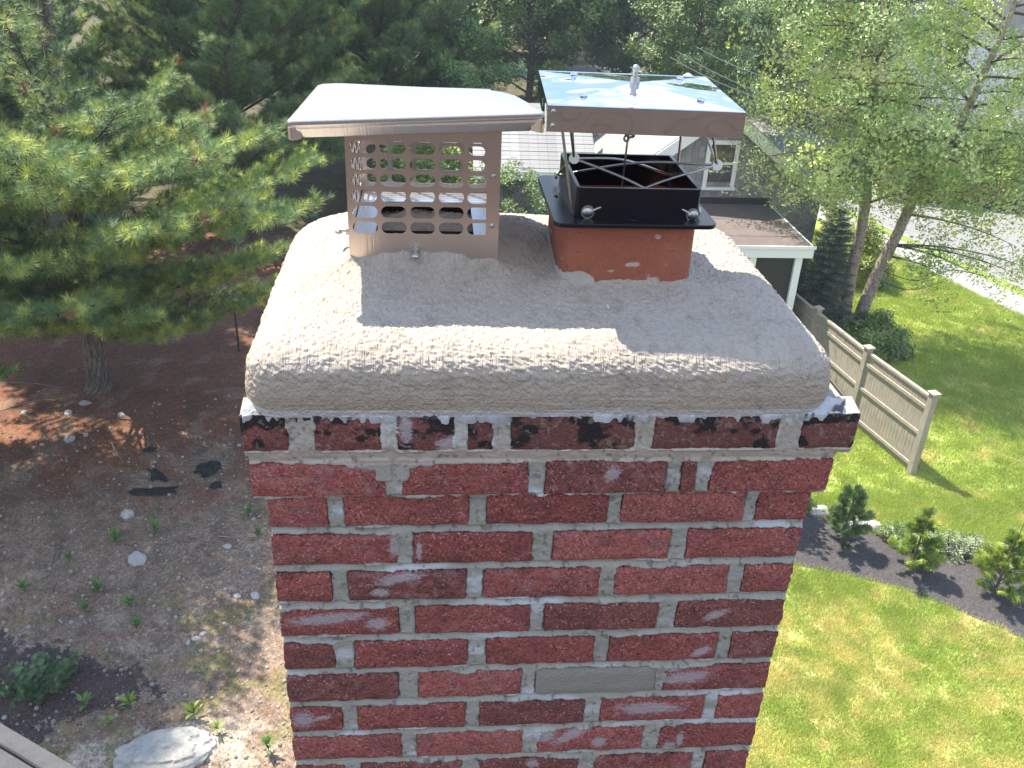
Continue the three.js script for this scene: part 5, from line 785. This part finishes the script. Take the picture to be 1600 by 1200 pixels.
  const rocks = [[-5.02, -12.12, 0.13, 'pale angular rock in the litter above the weeds'], [-4.52, -10.88, 0.17, 'pale flat rock between two weeds'], [-3.15, -11.17, 0.07, 'small pale rock close to the chimney'], [-6.81, -14.6, 0.12, 'white rock in front of the pine trunk'], [-6.55, -14.74, 0.06, 'small white stone right of the white rock'], [-7.16, -15.58, 0.10, 'white stone left of the pine foot'], [-2.5, -9.99, 0.08, 'tan stone nearest the chimney'], [-2.78, -10.0, 0.06, 'little stone beside the tan stone'], [-8.02, -15.59, 0.08, 'grey stone at the left edge under the boughs'], [-7.25, -14.37, 0.05, 'small stone left of the white rock'], [-6.11, -15.53, 0.08, 'stone right of the pine foot'], [-6.98, -16.02, 0.11, 'stone against the pine trunk'], [-3.2, -9.12, 0.06, 'white chip in a small heap of chips'], [-3.12, -9.2, 0.05, 'second white chip in the heap of chips'], [-3.3, -9.05, 0.045, 'third white chip in the heap of chips']];
  for (const [x, z, s, l] of rocks) { const o = solo('rock', rockG(s * 90 + x, s * 1.1, s * 0.55, s * 0.8), M.rock, l, 'rock', 'rocks on the bare yard'); o.position.set(x, soilY(x, z) + s * 0.12, z); o.rotation.y = r() * 6; }
  const ledge = solo('ledge_rock', rockG(3.3, 0.62, 0.16, 0.34), M.rock, 'broad sunlit ledge of rock at the bottom left', 'rock'); ledge.position.set(-3.12, soilY(-3.1, -7.1) + 0.0, -7.05); ledge.rotation.y = 0.25;
  const pg = rockG(1.7, 1, 0.6, 0.8), pm = [], pc = []; for (let i = 0; i < 3800; i++) { const x = -9 + r() * 8.6, z = -17 + Math.pow(r(), 0.55) * 11, s = 0.007 + 0.028 * Math.pow(r(), 4); pm.push(new THREE.Matrix4().compose(V(x, soilY(x, z) + s * 0.2, z), new THREE.Quaternion().setFromAxisAngle(UP, r() * 6.28), V(s, s, s))); const v = 0.6 + 0.6 * r(); pc.push(lin(v, v * 0.96, v * 0.9)); }
  const pb = instances('pebbles', new THREE.IcosahedronGeometry(1, 1), M.rock, pm, pc, scene); tag(pb, 'scattered small pebbles over the dirt and litter', 'pebbles');
  const straw = new THREE.BufferGeometry(); { const pos = []; for (let i = 0; i < 40; i++) { const x = (r() - 0.5) * 0.5, z = (r() - 0.5) * 0.5, a = r() * 6.28, l = 0.03 + 0.06 * r(), w = 0.0025, h = 0.004 + r() * 0.012; pos.push(x - Math.sin(a) * w, h, z + Math.cos(a) * w, x + Math.sin(a) * w, h, z - Math.cos(a) * w, x + Math.cos(a) * l, h * r() * 2, z + Math.sin(a) * l); } straw.setAttribute('position', new THREE.Float32BufferAttribute(pos, 3)); straw.computeVertexNormals(); }
  const sm = [], sc = []; for (let i = 0; i < 6500; i++) { const x = -11 + r() * 10.5, z = -21 + r() * 14.5; if (z > -12 && r() < 0.55) continue; sm.push(new THREE.Matrix4().compose(V(x, soilY(x, z) + 0.002, z), new THREE.Quaternion().setFromAxisAngle(UP, r() * 6.28), V(1, 1, 1))); sc.push(lin(...mix3([0.12, 0.06, 0.036], [0.50, 0.33, 0.21], r() * r()))); }
  const sw = instances('needle_litter', straw, mat('straw', { color: 0xffffff, roughness: 1 }), sm, sc, scene); tag(sw, 'fallen rust-coloured pine needles on the ground', 'needle litter');
  // sticks
  const stick = (pts, rad, l) => solo('stick', tube(pts.map(([x, z, y]) => V(x, soilY(x, z) + (y || 0.015), z)), (t) => rad * (1 - 0.6 * t), 10, 5), mat('stickWood', { color: lin(0.34, 0.28, 0.23), roughness: 1 }), l, 'stick', 'fallen sticks in the yard');
  stick([[-3.95, -10.75], [-3.75, -10.9, 0.05], [-3.62, -10.8, 0.09], [-3.55, -10.95]], 0.010, 'curled pale stick in the dirt right of the flat rock'); stick([[-5.95, -14.4], [-5.8, -14.1], [-5.62, -13.85, 0.03]], 0.016, 'short stick in front of the pine trunk'); stick([[-9.2, -16.9], [-8.3, -16.85], [-7.6, -16.6, 0.04]], 0.012, 'long thin stick left of the pine trunk'); stick([[-3.35, -11.45], [-3.05, -11.4], [-2.8, -11.5]], 0.012, 'straight pale stick near the chimney'); stick([[-7.6, -15.0], [-7.2, -15.3], [-6.95, -15.7]], 0.010, 'thin stick leaning towards the pine foot'); stick([[-4.7, -10.0], [-4.45, -9.95], [-4.25, -10.0]], 0.008, 'light twig beside the weed cluster'); stick([[-8.6, -15.6], [-8.0, -16.1], [-7.5, -16.2]], 0.010, 'bent stick under the left boughs');
  // torn black fabric
  mat('fabric', { color: lin(0.012, 0.013, 0.017), roughness: 0.8 });
  const scrap = (x, z, w, d, a, seed, l) => { const g = new THREE.PlaneGeometry(w, d, 14, 10); g.rotateX(-Math.PI / 2); const p = g.attributes.position; for (let i = 0; i < p.count; i++) { const X = p.getX(i), Z = p.getZ(i); const k = 0.15 + 1.5 * fbm(X * 7 + seed, Z * 7 + seed, 3); p.setXYZ(i, X * k, 0.02 + 0.13 * fbm(X * 9 + seed, Z * 9, 2) * Math.exp(-((X / w) ** 2 + (Z / d) ** 2) * 4), Z * k); } g.computeVertexNormals(); const o = solo('fabric_scrap', g, M.fabric, l, 'fabric scrap', 'scraps of black fabric'); o.position.set(x, soilY(x, z), z); o.rotation.y = a; };
  scrap(-5.14, -14.12, 0.28, 0.2, 0.6, 3, 'small black fabric scrap, farthest of the scraps'); scrap(-4.85, -13.3, 0.22, 0.55, 0.5, 6, 'long curled black fabric scrap on the litter'); scrap(-4.7, -12.75, 0.75, 0.22, 0.1, 9, 'wide black fabric scrap, nearest of the scraps'); scrap(-3.95, -13.44, 0.5, 0.45, 0.9, 12, 'black fabric scrap nearest the chimney'); scrap(-3.7, -12.95, 0.22, 0.2, 0.2, 15, 'little black scrap beside the chimney edge');
  // garden stake
  const st = thing('garden_stake', 'thin black stake standing left of the chimney under the pine', 'stake', [-4.3, 0, -18.5]); part('rod', tube([V(0, -0.02, 0), V(0.01, 0.8, 0), V(0, 1.6, 0)], 0.022, 4, 8), M.dark, st); part('hook', tube([V(0, 1.58, 0), V(0.08, 1.72, 0), V(0.2, 1.66, 0), V(0.24, 1.55, 0)], 0.014, 12, 6), M.dark, st);
  // stones and pale leafy edging at the back of the bed
  [[7.75, -11.62, 0.20, 'grey edging stone nearest the chimney'], [8.05, -11.5, 0.16, 'grey edging stone right of the first cypress'], [8.3, -11.3, 0.17, 'pale edging stone between two cypresses'], [9.2, -10.85, 0.15, 'edging stone among the pale edging plants'], [9.9, -10.62, 0.14, 'edging stone behind the right cypress'], [7.3, -11.95, 0.18, 'edging stone half behind the chimney side']].forEach(([x, z, s, l]) => { const o = solo('edging_stone', rockG(s * 70 + z, s * 1.2, s * 0.6, s * 0.8), M.rock, l, 'stone', 'edging stones of the mulch bed'); o.position.set(x, 0.05, z); });
  [[8.72, -10.95, 'pale edging plant behind the middle cypress'], [9.1, -10.72, 'second pale edging plant from the middle cypress'], [9.5, -10.68, 'pale edging plant left of the right cypress'], [10.0, -10.4, 'pale edging plant behind the right cypress'], [8.35, -11.1, 'low green edging plant near the pale stone'], [6.9, -12.15, 'edging plant beside the chimney side']].forEach(([x, z, l], i) => shrub('edging_plant', l, 'plant', [x, 0.03, z], 0.55, 0.3, 80 + i, 60, 0.55, i < 4 ? [0.25, 0.32, 0.16] : [0.10, 0.18, 0.04], i < 4 ? [0.42, 0.48, 0.30] : [0.2, 0.3, 0.06], 'edging plants of the mulch bed'));
}

// ================================================================ BEHIND THE CAMERA: the chimney's own house and the trees that the bright metal mirrors
{
  const H = thing('brick_chimney_house', 'brown roofed house that the chimney belongs to, behind the camera', 'house', [4, 0, 4]);
  mat('ownBrown', { map: rep(dataTex(256, 256, (i, j) => { const a = n2(i / 1.5, j / 1.5), b = fbm(i / 30, j / 30, 3, 8), v = 0.7 + 0.3 * a + 0.4 * b; return [0.036 * v, 0.025 * v, 0.021 * v]; }), 0.6, 0.6), roughness: 0.95 });
  part('wall', metreUV(box(-7.5, 7.5, 0, 6.6, -3.6, 6), 1), M.white, H);
  const R = new THREE.Group(); R.name = 'roof'; H.add(R); R.position.set(0, 6.55, -3.72); R.rotation.x = -0.52;
  part('roof_deck', metreUV(box(-7.8, 7.8, -0.1, 0.02, 0, 6.4), 1), M.ownBrown, R);
  for (let k = 0; k < 40; k++) part('shingle_course', metreUV(box(-7.8, 7.8, 0.021, 0.034 + 0.004 * (k % 2), k * 0.16, k * 0.16 + 0.157), 1), M.ownBrown, R);
  shade(H);
  [[W1, -9, 16, 0.4, 1.15, 'tree behind the camera, left'], [W2, 0, 20, 1.7, 1.25, 'tree behind the camera, middle'], [W1, 9, 17, 2.8, 1.15, 'tree behind the camera, right'], [W2, 17, 14, 0.9, 1.1, 'tree behind the camera, far right']].forEach(([p, x, z, a, s, l]) => copyOf(p, [x, 0, z], a, s, l));
}
scene.fog = new THREE.FogExp2(0xcfe0ee, 0.0010);
renderer.render(scene, camera);
